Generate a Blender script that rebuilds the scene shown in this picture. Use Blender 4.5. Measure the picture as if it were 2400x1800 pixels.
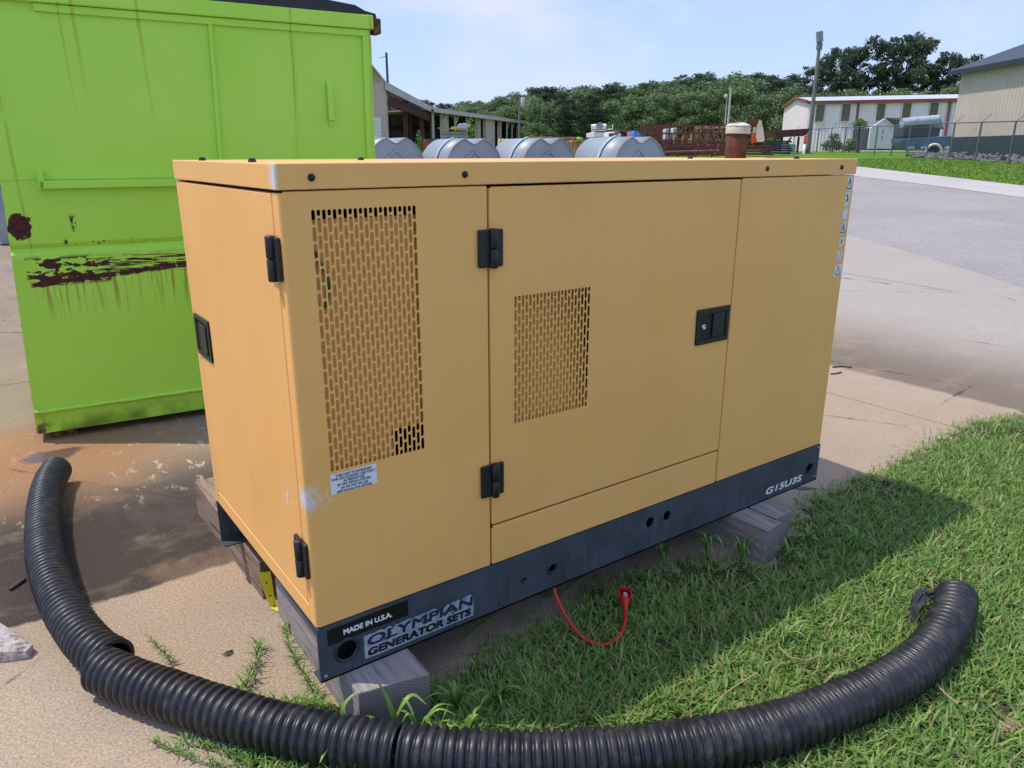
import bpy, bmesh, math, random
import numpy as np
from mathutils import Vector, Matrix, Euler

for o in list(bpy.data.objects): bpy.data.objects.remove(o)
SC = bpy.context.scene
COL = SC.collection
rnd = random.Random(7)
rng = np.random.default_rng(11)
R = math.radians

# ---------------------------------------------------------------- camera, sky, sun, exposure
CAM = Vector((-0.539, -1.577, 1.4221)); FPX = 1763.2
cd = bpy.data.cameras.new('camera'); cam = bpy.data.objects.new('camera', cd); COL.objects.link(cam)
cam.location = CAM; cam.rotation_euler = (R(72.8923), 0, R(-35.6791))
cd.sensor_width = 36; cd.lens = FPX / 2400 * 36; cd.clip_start = .05; cd.clip_end = 3000
SC.camera = cam
SC.render.resolution_x = 1024; SC.render.resolution_y = 768

SUN = Vector((-.386, .30, 1.0)).normalized()
w = bpy.data.worlds.new('World'); SC.world = w; w.use_nodes = True
nt = w.node_tree; nt.nodes.clear()
out = nt.nodes.new('ShaderNodeOutputWorld'); bg = nt.nodes.new('ShaderNodeBackground'); bg.inputs[1].default_value = .15
sky = nt.nodes.new('ShaderNodeTexSky'); sky.sky_type = 'NISHITA'; sky.sun_disc = False
sky.sun_elevation = math.asin(SUN.z); sky.sun_rotation = math.atan2(SUN.x, SUN.y)
sky.air_density = 1.1; sky.dust_density = .4; sky.ozone_density = 2.6; sky.altitude = 10
tc = nt.nodes.new('ShaderNodeTexCoord')
mp = nt.nodes.new('ShaderNodeMapping'); mp.inputs['Scale'].default_value = (1.0, 1.0, 2.2); mp.inputs['Location'].default_value = (.35, .1, .2)
no = nt.nodes.new('ShaderNodeTexNoise'); no.inputs['Scale'].default_value = 2.3; no.inputs['Detail'].default_value = 7; no.inputs['Roughness'].default_value = .55
cr = nt.nodes.new('ShaderNodeValToRGB'); cr.color_ramp.elements[0].position = .47; cr.color_ramp.elements[1].position = .64
cr.color_ramp.elements[0].color = (0, 0, 0, 1); cr.color_ramp.elements[1].color = (.85, .85, .85, 1)
mx = nt.nodes.new('ShaderNodeMix'); mx.data_type = 'RGBA'
mx.inputs[7].default_value = (3.0, 3.1, 4.1, 1)
hz = nt.nodes.new('ShaderNodeMix'); hz.data_type = 'RGBA'; hz.inputs[0].default_value = .78     # thin summer haze over the whole sky
hz.inputs[7].default_value = (1.66, 2.14, 3.72, 1)
L = nt.links.new
L(tc.outputs['Generated'], mp.inputs[0]); L(mp.outputs[0], no.inputs['Vector']); L(no.outputs['Fac'], cr.inputs[0])
L(sky.outputs[0], hz.inputs[6]); L(hz.outputs[2], mx.inputs[6]); L(cr.outputs[0], mx.inputs[0]); L(mx.outputs[2], bg.inputs[0]); L(bg.outputs[0], out.inputs[0])

sd = bpy.data.lights.new('sun', 'SUN'); sd.energy = 2.0; sd.angle = R(.6); sd.color = (1, .91, .80)
so = bpy.data.objects.new('sun', sd); COL.objects.link(so); so.location = (-3, 3, 8)
so.rotation_euler = (-SUN).to_track_quat('-Z', 'Y').to_euler()

SC.view_settings.view_transform = 'Standard'; SC.view_settings.look = 'None'
SC.view_settings.exposure = 0.85; SC.view_settings.gamma = 1; SC.view_settings.use_curve_mapping = False
SC.render.engine = 'CYCLES'
SC.cycles.max_bounces = 6; SC.cycles.diffuse_bounces = 3; SC.cycles.glossy_bounces = 3

# ---------------------------------------------------------------- pixel -> place helpers
MC = Euler(cam.rotation_euler).to_matrix()
FW = Vector((math.sin(R(35.6791)), math.cos(R(35.6791)), 0)); RT = Vector((FW.y, -FW.x, 0))
def ray(x, y): return MC @ Vector(((x - 1200) / FPX, -(y - 900) / FPX, -1))
def at(x, y, D):
    r = ray(x, y); return CAM + r * (D / r.dot(FW))
def onz(x, y, z=0):
    r = ray(x, y); return CAM + r * ((z - CAM.z) / r.z)
def ony(x, y, Y=0):
    r = ray(x, y); return CAM + r * ((Y - CAM.y) / r.y)
HD = [-50, 7, 14, 21.3, 31.7, 36.7, 44, 54, 60, 80, 200, 1200]
HZ = [0, 0, .235, .53, .87, .99, 1.16, 1.32, 1.47, 1.62, 2.6, 4.0]
def hD(D): return float(np.interp(D, HD, HZ))
def terr(x, y): return hD((Vector((x, y, 0)) - Vector((CAM.x, CAM.y, 0))).dot(FW))
def ground(x, y):                       # pixel -> point on the terrain
    r = ray(x, y); t = .5
    while t < 400:
        p = CAM + r * t
        if p.z < terr(p.x, p.y): return p
        t *= 1.004
    return p
def LD(lat, D, dz=0):                   # lateral, forward distance -> point on terrain
    p = Vector((CAM.x, CAM.y, 0)) + RT * lat + FW * D
    return Vector((p.x, p.y, hD(D) + dz))

# ---------------------------------------------------------------- material helpers
class NT:
    def __init__(s, m):
        s.t = m.node_tree; s.t.nodes.clear()
        s.out = s.t.nodes.new('ShaderNodeOutputMaterial'); s.b = s.t.nodes.new('ShaderNodeBsdfPrincipled')
        s.t.links.new(s.b.outputs[0], s.out.inputs[0]); s._p = None; s._o = None
    def put(s, inp, v):
        if hasattr(v, 'is_output') or isinstance(v, bpy.types.NodeSocket): s.t.links.new(v, inp)
        elif isinstance(v, (tuple, list)): inp.default_value = (*v, 1) if len(v) == 3 and inp.type == 'RGBA' else v
        else: inp.default_value = v
    def node(s, ty, ins=None, **kw):
        n = s.t.nodes.new(ty)
        for k, v in kw.items(): setattr(n, k, v)
        for k, v in (ins or {}).items(): s.put(n.inputs[k], v)
        return n
    def pos(s):
        if not s._p: s._p = s.node('ShaderNodeNewGeometry').outputs['Position']
        return s._p
    def obj(s):
        if not s._o: s._o = s.node('ShaderNodeTexCoord').outputs['Object']
        return s._o
    def island(s): return s.node('ShaderNodeNewGeometry').outputs['Random Per Island']
    def objrand(s): return s.node('ShaderNodeObjectInfo').outputs['Random']
    def map(s, v, sc=(1, 1, 1), loc=(0, 0, 0), rot=(0, 0, 0)):
        return s.node('ShaderNodeMapping', {'Vector': v, 'Scale': sc, 'Location': loc, 'Rotation': rot}).outputs[0]
    def noise(s, v, sc, det=4, ro=.55, dis=0):
        return s.node('ShaderNodeTexNoise', {'Vector': v, 'Scale': sc, 'Detail': det, 'Roughness': ro, 'Distortion': dis}).outputs['Fac']
    def vor(s, v, sc, feat='F1', out='Distance', rand=1):
        return s.node('ShaderNodeTexVoronoi', {'Vector': v, 'Scale': sc, 'Randomness': rand}, feature=feat).outputs[out]
    def ramp(s, f, *st):
        n = s.node('ShaderNodeValToRGB', {'Fac': f}); e = n.color_ramp.elements
        while len(e) > 1: e.remove(e[0])
        for i, (p, c) in enumerate(st):
            q = e[0] if i == 0 else e.new(p)
            q.position = p; q.color = (c, c, c, 1) if not isinstance(c, (tuple, list)) else (*c, 1)
        return n.outputs[0]
    def mix(s, f, a, b, mode='MIX'):
        n = s.node('ShaderNodeMix', data_type='RGBA', blend_type=mode)
        s.put(n.inputs[0], f); s.put(n.inputs[6], a); s.put(n.inputs[7], b); return n.outputs[2]
    def m(s, op, a, b=0, c=0):
        n = s.node('ShaderNodeMath', operation=op); s.put(n.inputs[0], a); s.put(n.inputs[1], b); s.put(n.inputs[2], c); return n.outputs[0]
    def step(s, v, lo, hi):             # smoothstep
        return s.node('ShaderNodeMapRange', {'Value': v, 'From Min': lo, 'From Max': hi, 'To Min': 0, 'To Max': 1}, interpolation_type='SMOOTHSTEP').outputs[0]
    def xyz(s, v): return s.node('ShaderNodeSeparateXYZ', {0: v}).outputs
    def bump(s, h, st=.3, d=.01): return s.node('ShaderNodeBump', {'Height': h, 'Strength': st, 'Distance': d}).outputs[0]
    def set(s, **k):
        nm = dict(col='Base Color', rough='Roughness', metal='Metallic', n='Normal', spec='Specular IOR Level', sub='Subsurface Weight', trans='Transmission Weight', alpha='Alpha', coat='Coat Weight')
        for a, v in k.items(): s.put(s.b.inputs[nm[a]], v)
MATS = {}
def mat(name, fn):
    m = bpy.data.materials.new(name); m.use_nodes = True; fn(NT(m)); MATS[name] = m; return m
def plain(name, col, rough=.6, metal=0, var=.18, sc=6, bump=.0, spec=.5):
    def f(N):
        n = N.noise(N.pos(), sc, 5, .6)
        c = N.mix(N.ramp(n, (.3, 0), (.7, 1)), tuple(x * (1 - var) for x in col), tuple(min(1, x * (1 + var)) for x in col))
        k = dict(col=c, rough=rough, metal=metal, spec=spec)
        if bump: k['n'] = N.bump(N.noise(N.pos(), sc * 8, 3), bump, .005)
        N.set(**k)
    return mat(name, f)

# ---------------------------------------------------------------- mesh helpers
def obj(name, me, m=None, parent=None, loc=None):
    if m: me.materials.append(m) if not me.materials else None
    o = bpy.data.objects.new(name, me); COL.objects.link(o)
    if parent: o.parent = parent
    if loc is not None: o.location = loc
    return o
def thing(name, label, cat, loc=(0, 0, 0), rz=0, group=None):
    o = bpy.data.objects.new(name, None); COL.objects.link(o); o.location = loc; o.rotation_euler = (0, 0, rz); o.empty_display_size = .1
    return tag(o, label, cat, group)
def tag(o, label, cat=None, group=None):
    o['label'] = label
    if cat: o['category'] = cat
    if group: o['group'] = group
    return o
def struct(o): o['kind'] = 'structure'; return o
def stuff(o): o['kind'] = 'stuff'; return o
def copy_tree(o, parent=None):
    c = o.copy(); COL.objects.link(c)
    if parent: c.parent = parent
    for ch in o.children: copy_tree(ch, c)
    return c

class MB:
    def __init__(s, off=(0, 0, 0)): s.v = []; s.f = []; s.sm = []; s.off = Vector(off)
    def add(s, vs, fs, smooth=False, M=None):
        b = len(s.v)
        for q in vs:
            q = Vector(q)
            if M: q = M @ q
            s.v.append(tuple(q - s.off))
        for f in fs: s.f.append(tuple(i + b for i in f)); s.sm.append(smooth)
        return s
    def box(s, x0, x1, y0, y1, z0, z1, M=None):
        vs = [(x, y, z) for x in (x0, x1) for y in (y0, y1) for z in (z0, z1)]
        return s.add(vs, [(0, 1, 3, 2), (4, 6, 7, 5), (0, 4, 5, 1), (2, 3, 7, 6), (0, 2, 6, 4), (1, 5, 7, 3)], M=M)
    def bar(s, a, b, w, h, up=(0, 0, 1)):           # box beam from a to b
        a, b = Vector(a), Vector(b); d = (b - a); l = d.length; d.normalize()
        u = Vector(up); x = d.cross(u)
        if x.length < 1e-4: x = d.cross(Vector((1, 0, 0)))
        x.normalize(); y = x.cross(d)
        M = Matrix((x, y, d)).transposed().to_4x4(); M.translation = a
        return s.box(-w / 2, w / 2, -h / 2, h / 2, 0, l, M)
    def prism(s, poly, axis_vec, M=None, smooth=False):   # poly: list of 3d points, extruded by axis_vec
        n = len(poly); a = Vector(axis_vec); vs = [Vector(p) for p in poly] + [Vector(p) + a for p in poly]
        fs = [tuple(range(n - 1, -1, -1)), tuple(range(n, 2 * n))] + [(i, (i + 1) % n, n + (i + 1) % n, n + i) for i in range(n)]
        return s.add(vs, fs, smooth, M)
    def tube(s, pts, r, n=8, caps=True, smooth=True):
        pts = [Vector(p) for p in pts]; k = len(pts)
        rs = r if isinstance(r, (list, tuple)) else [r] * k
        t0 = (pts[1] - pts[0]).normalized(); u = t0.orthogonal().normalized(); vs = []
        for i, p in enumerate(pts):
            t = (pts[min(i + 1, k - 1)] - pts[max(i - 1, 0)]).normalized()
            u = (u - t * u.dot(t)).normalized(); w = t.cross(u)
            for j in range(n):
                a = 2 * math.pi * j / n; vs.append(p + (u * math.cos(a) + w * math.sin(a)) * rs[i])
        fs = [(i * n + j, i * n + (j + 1) % n, (i + 1) * n + (j + 1) % n, (i + 1) * n + j) for i in range(k - 1) for j in range(n)]
        s.add(vs, fs, smooth)
        if caps: s.add(vs[:n], [tuple(range(n - 1, -1, -1))]); s.add(vs[-n:], [tuple(range(n))])
        return s
    def lathe(s, prof, n=24, M=None, smooth=True):         # prof: (r, z)
        k = len(prof); vs = [(r * math.cos(2 * math.pi * j / n), r * math.sin(2 * math.pi * j / n), z) for r, z in prof for j in range(n)]
        fs = [(i * n + j, i * n + (j + 1) % n, (i + 1) * n + (j + 1) % n, (i + 1) * n + j) for i in range(k - 1) for j in range(n)]
        return s.add(vs, fs, smooth, M)
    def build(s, name, m=None, parent=None, bevel=0, seg=2, loc=None):
        me = bpy.data.meshes.new(name); me.from_pydata(s.v, [], s.f)
        me.polygons.foreach_set('use_smooth', s.sm); me.update()
        if bevel:
            bm = bmesh.new(); bm.from_mesh(me); bmesh.ops.remove_doubles(bm, verts=bm.verts, dist=1e-5)
            ed = [e for e in bm.edges if len(e.link_faces) == 2 and e.calc_face_angle(0) > .5]
            bmesh.ops.bevel(bm, geom=ed, offset=bevel, segments=seg, affect='EDGES', profile=.5)
            for f in bm.faces: f.smooth = False
            bm.to_mesh(me); bm.free()
        return obj(name, me, m, parent, loc)
def npmesh(name, V, loops, starts, totals, m, parent=None):
    me = bpy.data.meshes.new(name); me.vertices.add(len(V)); me.vertices.foreach_set('co', V.astype('f').ravel())
    me.loops.add(len(loops)); me.loops.foreach_set('vertex_index', loops.astype('i').ravel())
    me.polygons.add(len(starts)); me.polygons.foreach_set('loop_start', starts.astype('i')); me.polygons.foreach_set('loop_total', totals.astype('i'))
    me.update(calc_edges=True); return obj(name, me, m, parent)
def text(name, body, size, m, parent, loc, rot, bold=0, shear=0, width=None, ext=.0002, align='LEFT', space=1, height=None):
    cu = bpy.data.curves.new('t', 'FONT'); cu.body = body; cu.size = size; cu.extrude = ext; cu.shear = shear; cu.align_x = align; cu.space_character = space
    o = bpy.data.objects.new('t', cu); COL.objects.link(o)
    bpy.context.view_layer.update()
    me = bpy.data.meshes.new_from_object(o.evaluated_get(bpy.context.evaluated_depsgraph_get()))
    bpy.data.objects.remove(o); bpy.data.curves.remove(cu); me.materials.clear()
    X = [v.co.x for v in me.vertices]; Y = [v.co.y for v in me.vertices]
    kx = (width - 2 * bold) / (max(X) - min(X)) if width else 1; ky = (height - 2 * bold) / (max(Y) - min(Y)) if height else 1
    me.transform(Matrix.Diagonal((kx, ky, 1, 1)))
    if bold:                                # heavier strokes: the outline stamped again a hair to each side
        bm = bmesh.new()
        for k, (dx, dy) in enumerate(((0, 0), (bold, bold), (-bold, -bold), (bold, -bold), (-bold, bold), (bold, 0), (-bold, 0))):
            c = me.copy(); c.transform(Matrix.Translation((dx, dy, k * .00002))); bm.from_mesh(c); bpy.data.meshes.remove(c)
        bm.to_mesh(me); bm.free()
    q = obj(name, me, m, parent, loc); q.rotation_euler = rot; return q

# ---------------------------------------------------------------- materials
def f_paint(N):                                              # faded yellow enamel, dust specks, chips
    p = N.pos(); x = N.xyz(p)
    n1 = N.noise(p, 2.2, 4); n2 = N.noise(N.map(p, (6, 6, 1.2)), 3, 4)
    c = N.mix(N.ramp(n1, (.35, 0), (.68, 1)), (.87, .465, .140), (.93, .505, .160))
    c = N.mix(N.m('MULTIPLY', N.ramp(n2, (.5, 0), (.8, 1)), .25), c, (.78, .40, .115))
    sp = N.step(N.vor(p, 34), .065, .035); sel = N.step(N.noise(p, 11, 2), .50, .56)
    c = N.mix(N.m('MULTIPLY', sp, sel), c, (.16, .08, .03))
    sp2 = N.step(N.vor(N.map(p, loc=(3, 7, 1)), 45), .055, .03); sel2 = N.step(N.noise(N.map(p, loc=(9, 2, 4)), 7, 2), .54, .6)
    c = N.mix(N.m('MULTIPLY', sp2, sel2), c, (.80, .72, .55))
    rn = N.noise(N.map(p, (16, 16, .5)), 3, 5, .6); c = N.mix(N.m('MULTIPLY', N.ramp(rn, (.50, 0), (.72, 1)), .22), c, (.72, .50, .27))
    sc1 = N.m('MULTIPLY', N.step(N.vor(N.map(p, (30, 30, 2.2), (1, 2, 3)), 1.6), .05, .02), N.step(N.noise(N.map(p, loc=(4, 4, 9)), 5, 2), .56, .6)); c = N.mix(N.m('MULTIPLY', sc1, .7), c, (.20, .10, .04))
    # chipped corner where bare primer shows, and two rubbed marks
    def spot(cx, cy, cz, r, thr):
        d = N.node('ShaderNodeVectorMath', {0: p, 1: (cx, cy, cz)}, operation='DISTANCE').outputs['Value']
        return N.m('MULTIPLY', N.step(d, r, r * .15), N.step(N.noise(N.map(p, (1, 1, .6)), 60, 5, .7), thr, thr + .04))
    ch = N.m('MAXIMUM', spot(0, .005, .645, .05, .42), N.m('MAXIMUM', spot(.035, 0, .645, .05, .54), spot(0, .12, .62, .07, .55)))
    ch = N.m('MAXIMUM', ch, N.m('MAXIMUM', spot(.51, 0, .635, .035, .56), N.m('MULTIPLY', spot(-.003, -.003, 1.375, .05, .40), N.step(x[0], .002, -.001))))
    ch = N.m('MAXIMUM', ch, N.m('MULTIPLY', N.step(N.m('ABSOLUTE', N.m('SUBTRACT', x[2], 1.3475)), .0035, .001), N.step(N.noise(N.map(p, (3, 3, 3)), 6, 4, .6), .55, .6)))
    c = N.mix(ch, c, (.66, .68, .70))
    or_ = N.noise(p, 420, 2)
    N.set(col=c, rough=N.ramp(n1, (.3, .42), (.7, .52)), n=N.bump(N.m('MULTIPLY_ADD', N.noise(p, 5, 2), 6.0, or_), .22, .0012), spec=.45)
PAINT = mat('yellow_enamel', f_paint)
BLACKP = plain('black_plastic', (.012, .013, .016), .42, 0, .3, 40, .15)
def f_rail(N):
    p = N.pos()
    n = N.noise(p, 7, 5, .6); dr = N.noise(N.map(p, (30, 30, 3)), 2.5, 4, .6)
    c = N.mix(N.ramp(n, (.35, 0), (.7, 1)), (.042, .050, .068), (.070, .081, .104))
    c = N.mix(N.m('MULTIPLY', N.ramp(dr, (.56, 0), (.64, 1)), .5), c, (.018, .021, .028))
    sp = N.step(N.vor(p, 60), .08, .05); c = N.mix(N.m('MULTIPLY', sp, N.step(N.noise(p, 14, 2), .52, .58)), c, (.012, .012, .014))
    sw = N.step(N.vor(N.map(p, loc=(4, 1, 8)), 75), .05, .03); c = N.mix(N.m('MULTIPLY', sw, N.step(N.noise(p, 23, 2), .56, .6)), c, (.35, .37, .40))
    N.set(col=c, rough=N.ramp(n, (.3, .5), (.7, .65)), n=N.bump(N.noise(p, 160, 3), .1, .001))
RAIL = mat('slate_rail_paint', f_rail)
DARKIN = plain('dark_interior', (.012, .010, .008), .8)  # near-black puts the shade of enclosed spaces into the colour
WHITEL = plain('white_label', (.72, .76, .82), .5, 0, .05, 60)
SILVERL = mat('worn_silver_label', lambda N: N.set(col=N.mix(N.ramp(N.noise(N.pos(), 46, 6, .65), (.48, 0), (.53, 1)), (.34, .42, .58), (.50, .54, .60)), rough=.35, metal=.35))
def f_peel(N):
    N.set(col=N.mix(N.ramp(N.noise(N.pos(), 160, 3), (.4, 0), (.6, 1)), (.03, .035, .05), (.30, .33, .38)), rough=.6)
PEEL = mat('peeled_label', f_peel)
BLACKL = plain('black_label', (.006, .006, .007), .35, 0, .3, 80)
NAVYI = plain('navy_ink', (.012, .02, .055), .5, 0, .2, 120)
BLACKI = plain('black_ink', (.005, .005, .008), .5)
WHITEI = plain('white_ink', (.80, .81, .83), .5, 0, .04)
GREYI = plain('grey_ink', (.10, .12, .16), .6)
SCREW = plain('dark_screw', (.025, .03, .036), .45, .6, .4, 200)
RSCREW = plain('rusty_screw', (.10, .035, .018), .8, 0, .4, 200)
CHROME = plain('bright_steel', (.62, .63, .65), .25, 1, .1, 50)
GALV = plain('galvanised_steel', (.30, .32, .35), .55, .5, .2, 20)
def f_rust(N):
    p = N.pos(); n = N.noise(p, 28, 6, .65)
    N.set(col=N.ramp(n, (.28, (.035, .014, .012)), (.5, (.085, .032, .024)), (.72, (.15, .055, .03))), rough=.85, n=N.bump(N.noise(p, 160, 4), .35, .002))
RUST = mat('rusty_exhaust', f_rust)
def f_cap(N):
    p = N.pos(); n = N.noise(p, 26, 3, .5)
    N.set(col=N.ramp(n, (.48, (.66, .68, .62)), (.56, (.55, .50, .40)), (.63, (.55, .12, .03))), rough=.45)
CAPM = mat('chipped_cream_paint', f_cap)
def f_capgrey(N):
    N.set(col=N.ramp(N.noise(N.pos(), 18, 4), (.4, (.50, .53, .49)), (.7, (.38, .37, .32))), rough=.5)
CAPG = mat('weathered_grey_paint', f_capgrey)
ORANGER = plain('orange_primer', (.48, .10, .025), .7, 0, .3, 40)

def f_wood(base, dark, name, axis='y'):
    def f(N):
        o = N.obj(); x = N.xyz(o)
        sc = (22, 1.6, 22)
        g = N.noise(N.map(o, sc), 2.2, 6, .65, .6); g2 = N.noise(N.map(o, (60, 3, 60)), 2, 4, .6)
        c = N.ramp(g, (.28, dark), (.5, base), (.75, tuple(v * 1.35 for v in base)))
        c = N.mix(N.m('MULTIPLY', N.ramp(g2, (.58, 0), (.70, 1)), .5), c, tuple(v * .6 for v in dark))
        # ring pattern on the sawn ends
        rr = N.node('ShaderNodeVectorMath', {0: N.map(o, (1, 0, 1), (.035, 0, .06))}, operation='LENGTH').outputs['Value']
        rg = N.m('SINE', N.m('MULTIPLY_ADD', rr, 700, N.m('MULTIPLY', N.noise(o, 20, 2), 5)))
        nrm = N.xyz(N.node('ShaderNodeTexCoord').outputs['Normal'])
        end = N.step(N.m('ABSOLUTE', nrm[1]), .8, .9)
        ce = N.mix(N.ramp(rg, (0, 0), (1, 1)), tuple(v * .72 for v in base), tuple(v * .52 for v in base))
        c = N.mix(end, c, ce)
        N.set(col=c, rough=.85, n=N.bump(N.m('ADD', g, g2), .5, .003))
    return mat(name, f)
WGREY = f_wood((.30, .270, .255), (.14, .12, .112), 'weathered_grey_wood')
WBROWN = f_wood((.26, .185, .13), (.07, .035, .02), 'knotty_brown_wood')
YELB = plain('yellow_bracket_paint', (.75, .62, .02), .4, 0, .06)

def f_green(N):                                              # lime enamel with scrapes, rust runs
    o = N.obj(); x = N.xyz(o); s_, z = x[0], x[2]
    n = N.noise(o, 1.6, 4)
    c = N.mix(N.ramp(n, (.3, 0), (.7, 1)), (.40, .79, .065), (.47, .85, .095))
    rustc = N.ramp(N.noise(o, 40, 5, .6), (.3, (.030, .010, .010)), (.7, (.105, .032, .022)))
    def band(v, a, b, e): return N.m('MULTIPLY', N.step(v, a - e, a + e), N.step(v, b + e, b - e))
    blot = N.noise(N.map(o, (1, 1, 2.4), (.3, 0, .17)), 9, 6, .62)
    lines = N.noise(N.map(o, (1.2, 1, 26)), 5, 5, .6)
    m1 = N.m('MULTIPLY', N.m('MULTIPLY', band(z, .80, .935, .012), band(s_, .09, .45, .012)), N.step(blot, .485, .497))
    m2 = N.m('MULTIPLY', N.m('MULTIPLY', band(z, .835, .925, .02), band(s_, .38, .95, .05)), N.step(N.m('MULTIPLY_ADD', blot, .35, N.m('MULTIPLY', lines, .65)), .495, .51))
    zz = N.m('ADD', N.m('SUBTRACT', z, N.m('MULTIPLY_ADD', s_, .085, .792)), N.m('MULTIPLY', N.m('SUBTRACT', N.noise(N.map(o, (1, 1, 2)), 20, 6, .7), .5), .05))
    m3 = N.m('MULTIPLY', N.m('MULTIPLY', band(zz, -.012, .016, .003), band(s_, .10, .86, .01)), N.step(N.noise(o, 16, 5, .6), .40, .44))
    d4 = N.node('ShaderNodeVectorMath', {0: N.map(o, (1, 0, .85)), 1: (.098, 0, 1.085 * .85)}, operation='DISTANCE').outputs['Value']
    m4 = N.step(N.m('MULTIPLY_ADD', N.m('SUBTRACT', N.noise(o, 22, 5, .6), .5), .085, d4), .052, .046)
    m5 = N.m('MULTIPLY', N.m('MULTIPLY', band(z, .985, 1.015, .012), band(s_, .12, .62, .02)), N.step(N.noise(N.map(o, loc=(2, 0, 0)), 24, 5, .6), .60, .62))
    sp = N.m('MULTIPLY', N.step(N.vor(o, 9), .035, .022), N.step(N.noise(o, 3, 2), .5, .56))
    d6 = N.node('ShaderNodeVectorMath', {0: N.map(o, (1.6, 0, .5)), 1: (.318 * 1.6, 0, 1.095 * .5)}, operation='DISTANCE').outputs['Value']
    m6 = N.m('MULTIPLY', N.step(d6, .03, .012), N.step(N.noise(o, 70, 4), .50, .54))
    ru = m1
    for q in (m2, m3, m4, m5, sp, m6): ru = N.m('MAXIMUM', ru, q)
    # runs below the scrapes and below the rail seams
    st = N.noise(N.map(o, (34, 1, 1.6)), 1.5, 3, .5)
    run = N.m('MULTIPLY', N.m('MULTIPLY', N.step(z, .58, .80), N.step(z, .86, .82)), N.m('MULTIPLY', band(s_, .12, .95, .04), N.step(st, .50, .66)))
    def rib(c0, w, z0, z1, slant=.03):
        sx = N.m('SUBTRACT', s_, N.m('MULTIPLY_ADD', N.m('SUBTRACT', 2.05, z), slant, c0))
        return N.m('MULTIPLY', N.step(N.m('ABSOLUTE', sx), w, w * .2), N.m('MULTIPLY', N.step(z, z0, z1), N.step(N.noise(N.map(o, (8, 1, 1)), 5, 3), .32, .5)))
    for a in (rib(.456, .012, 1.55, 2.05, .02), rib(.728, .012, 1.45, 2.05), rib(1.452, .010, 1.4, 2.0, .0), rib(.105, .010, .92, 1.04, .02), rib(1.885, .012, 1.2, 2.0, -.03), rib(.40, .006, 1.4, 2.06, .02)):
        run = N.m('MAXIMUM', run, N.m('MULTIPLY', a, .48))
    c = N.mix(N.m('MULTIPLY', run, .75), c, (.27, .125, .02))
    # grime along the foot
    gr = N.m('MULTIPLY', N.step(z, .17, .04), N.ramp(N.noise(o, 7, 5, .6), (.42, 0), (.62, 1)))
    c = N.mix(N.m('MULTIPLY', gr, .7), c, (.055, .05, .015))
    ru = N.m('MAXIMUM', ru, N.m('MULTIPLY', N.m('MULTIPLY', N.step(z, .22, .02), N.step(s_, .09, .02)), N.step(N.noise(o, 14, 5, .6), .42, .52)))
    c = N.mix(ru, c, rustc)
    N.set(col=c, rough=N.mix(ru, (.38,) * 3, (.9,) * 3), n=N.bump(N.m('SUBTRACT', N.noise(o, 60, 3), N.m('MULTIPLY', ru, 1.5)), .18, .002), spec=.4)
GREEN = mat('lime_enamel', f_green)
LIDM = plain('black_lid_plastic', (.010, .011, .014), .38, 0, .3, 8, .05)
RUSTB = mat('rust_block', lambda N: N.set(col=N.ramp(N.noise(N.pos(), 30, 5, .65), (.35, (.02, .012, .01)), (.5, (.13, .05, .02)), (.7, (.30, .17, .05))), rough=.85))

def f_pipe(N):
    p = N.pos()
    c = N.mix(N.ramp(N.noise(p, 6, 5), (.35, 0), (.7, 1)), (.009, .010, .014), (.020, .022, .030))
    d = N.ramp(N.noise(p, 22, 6, .7), (.50, 0), (.68, 1))
    c = N.mix(N.m('MULTIPLY', d, .5), c, (.10, .095, .09))
    N.set(col=c, rough=N.ramp(N.noise(p, 12, 4), (.3, .33), (.7, .5)), n=N.bump(N.noise(p, 200, 3), .08, .001))
PIPE = mat('black_polyethylene', f_pipe)
REDC = plain('red_rubber', (.50, .022, .018), .42, 0, .15, 40)

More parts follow.
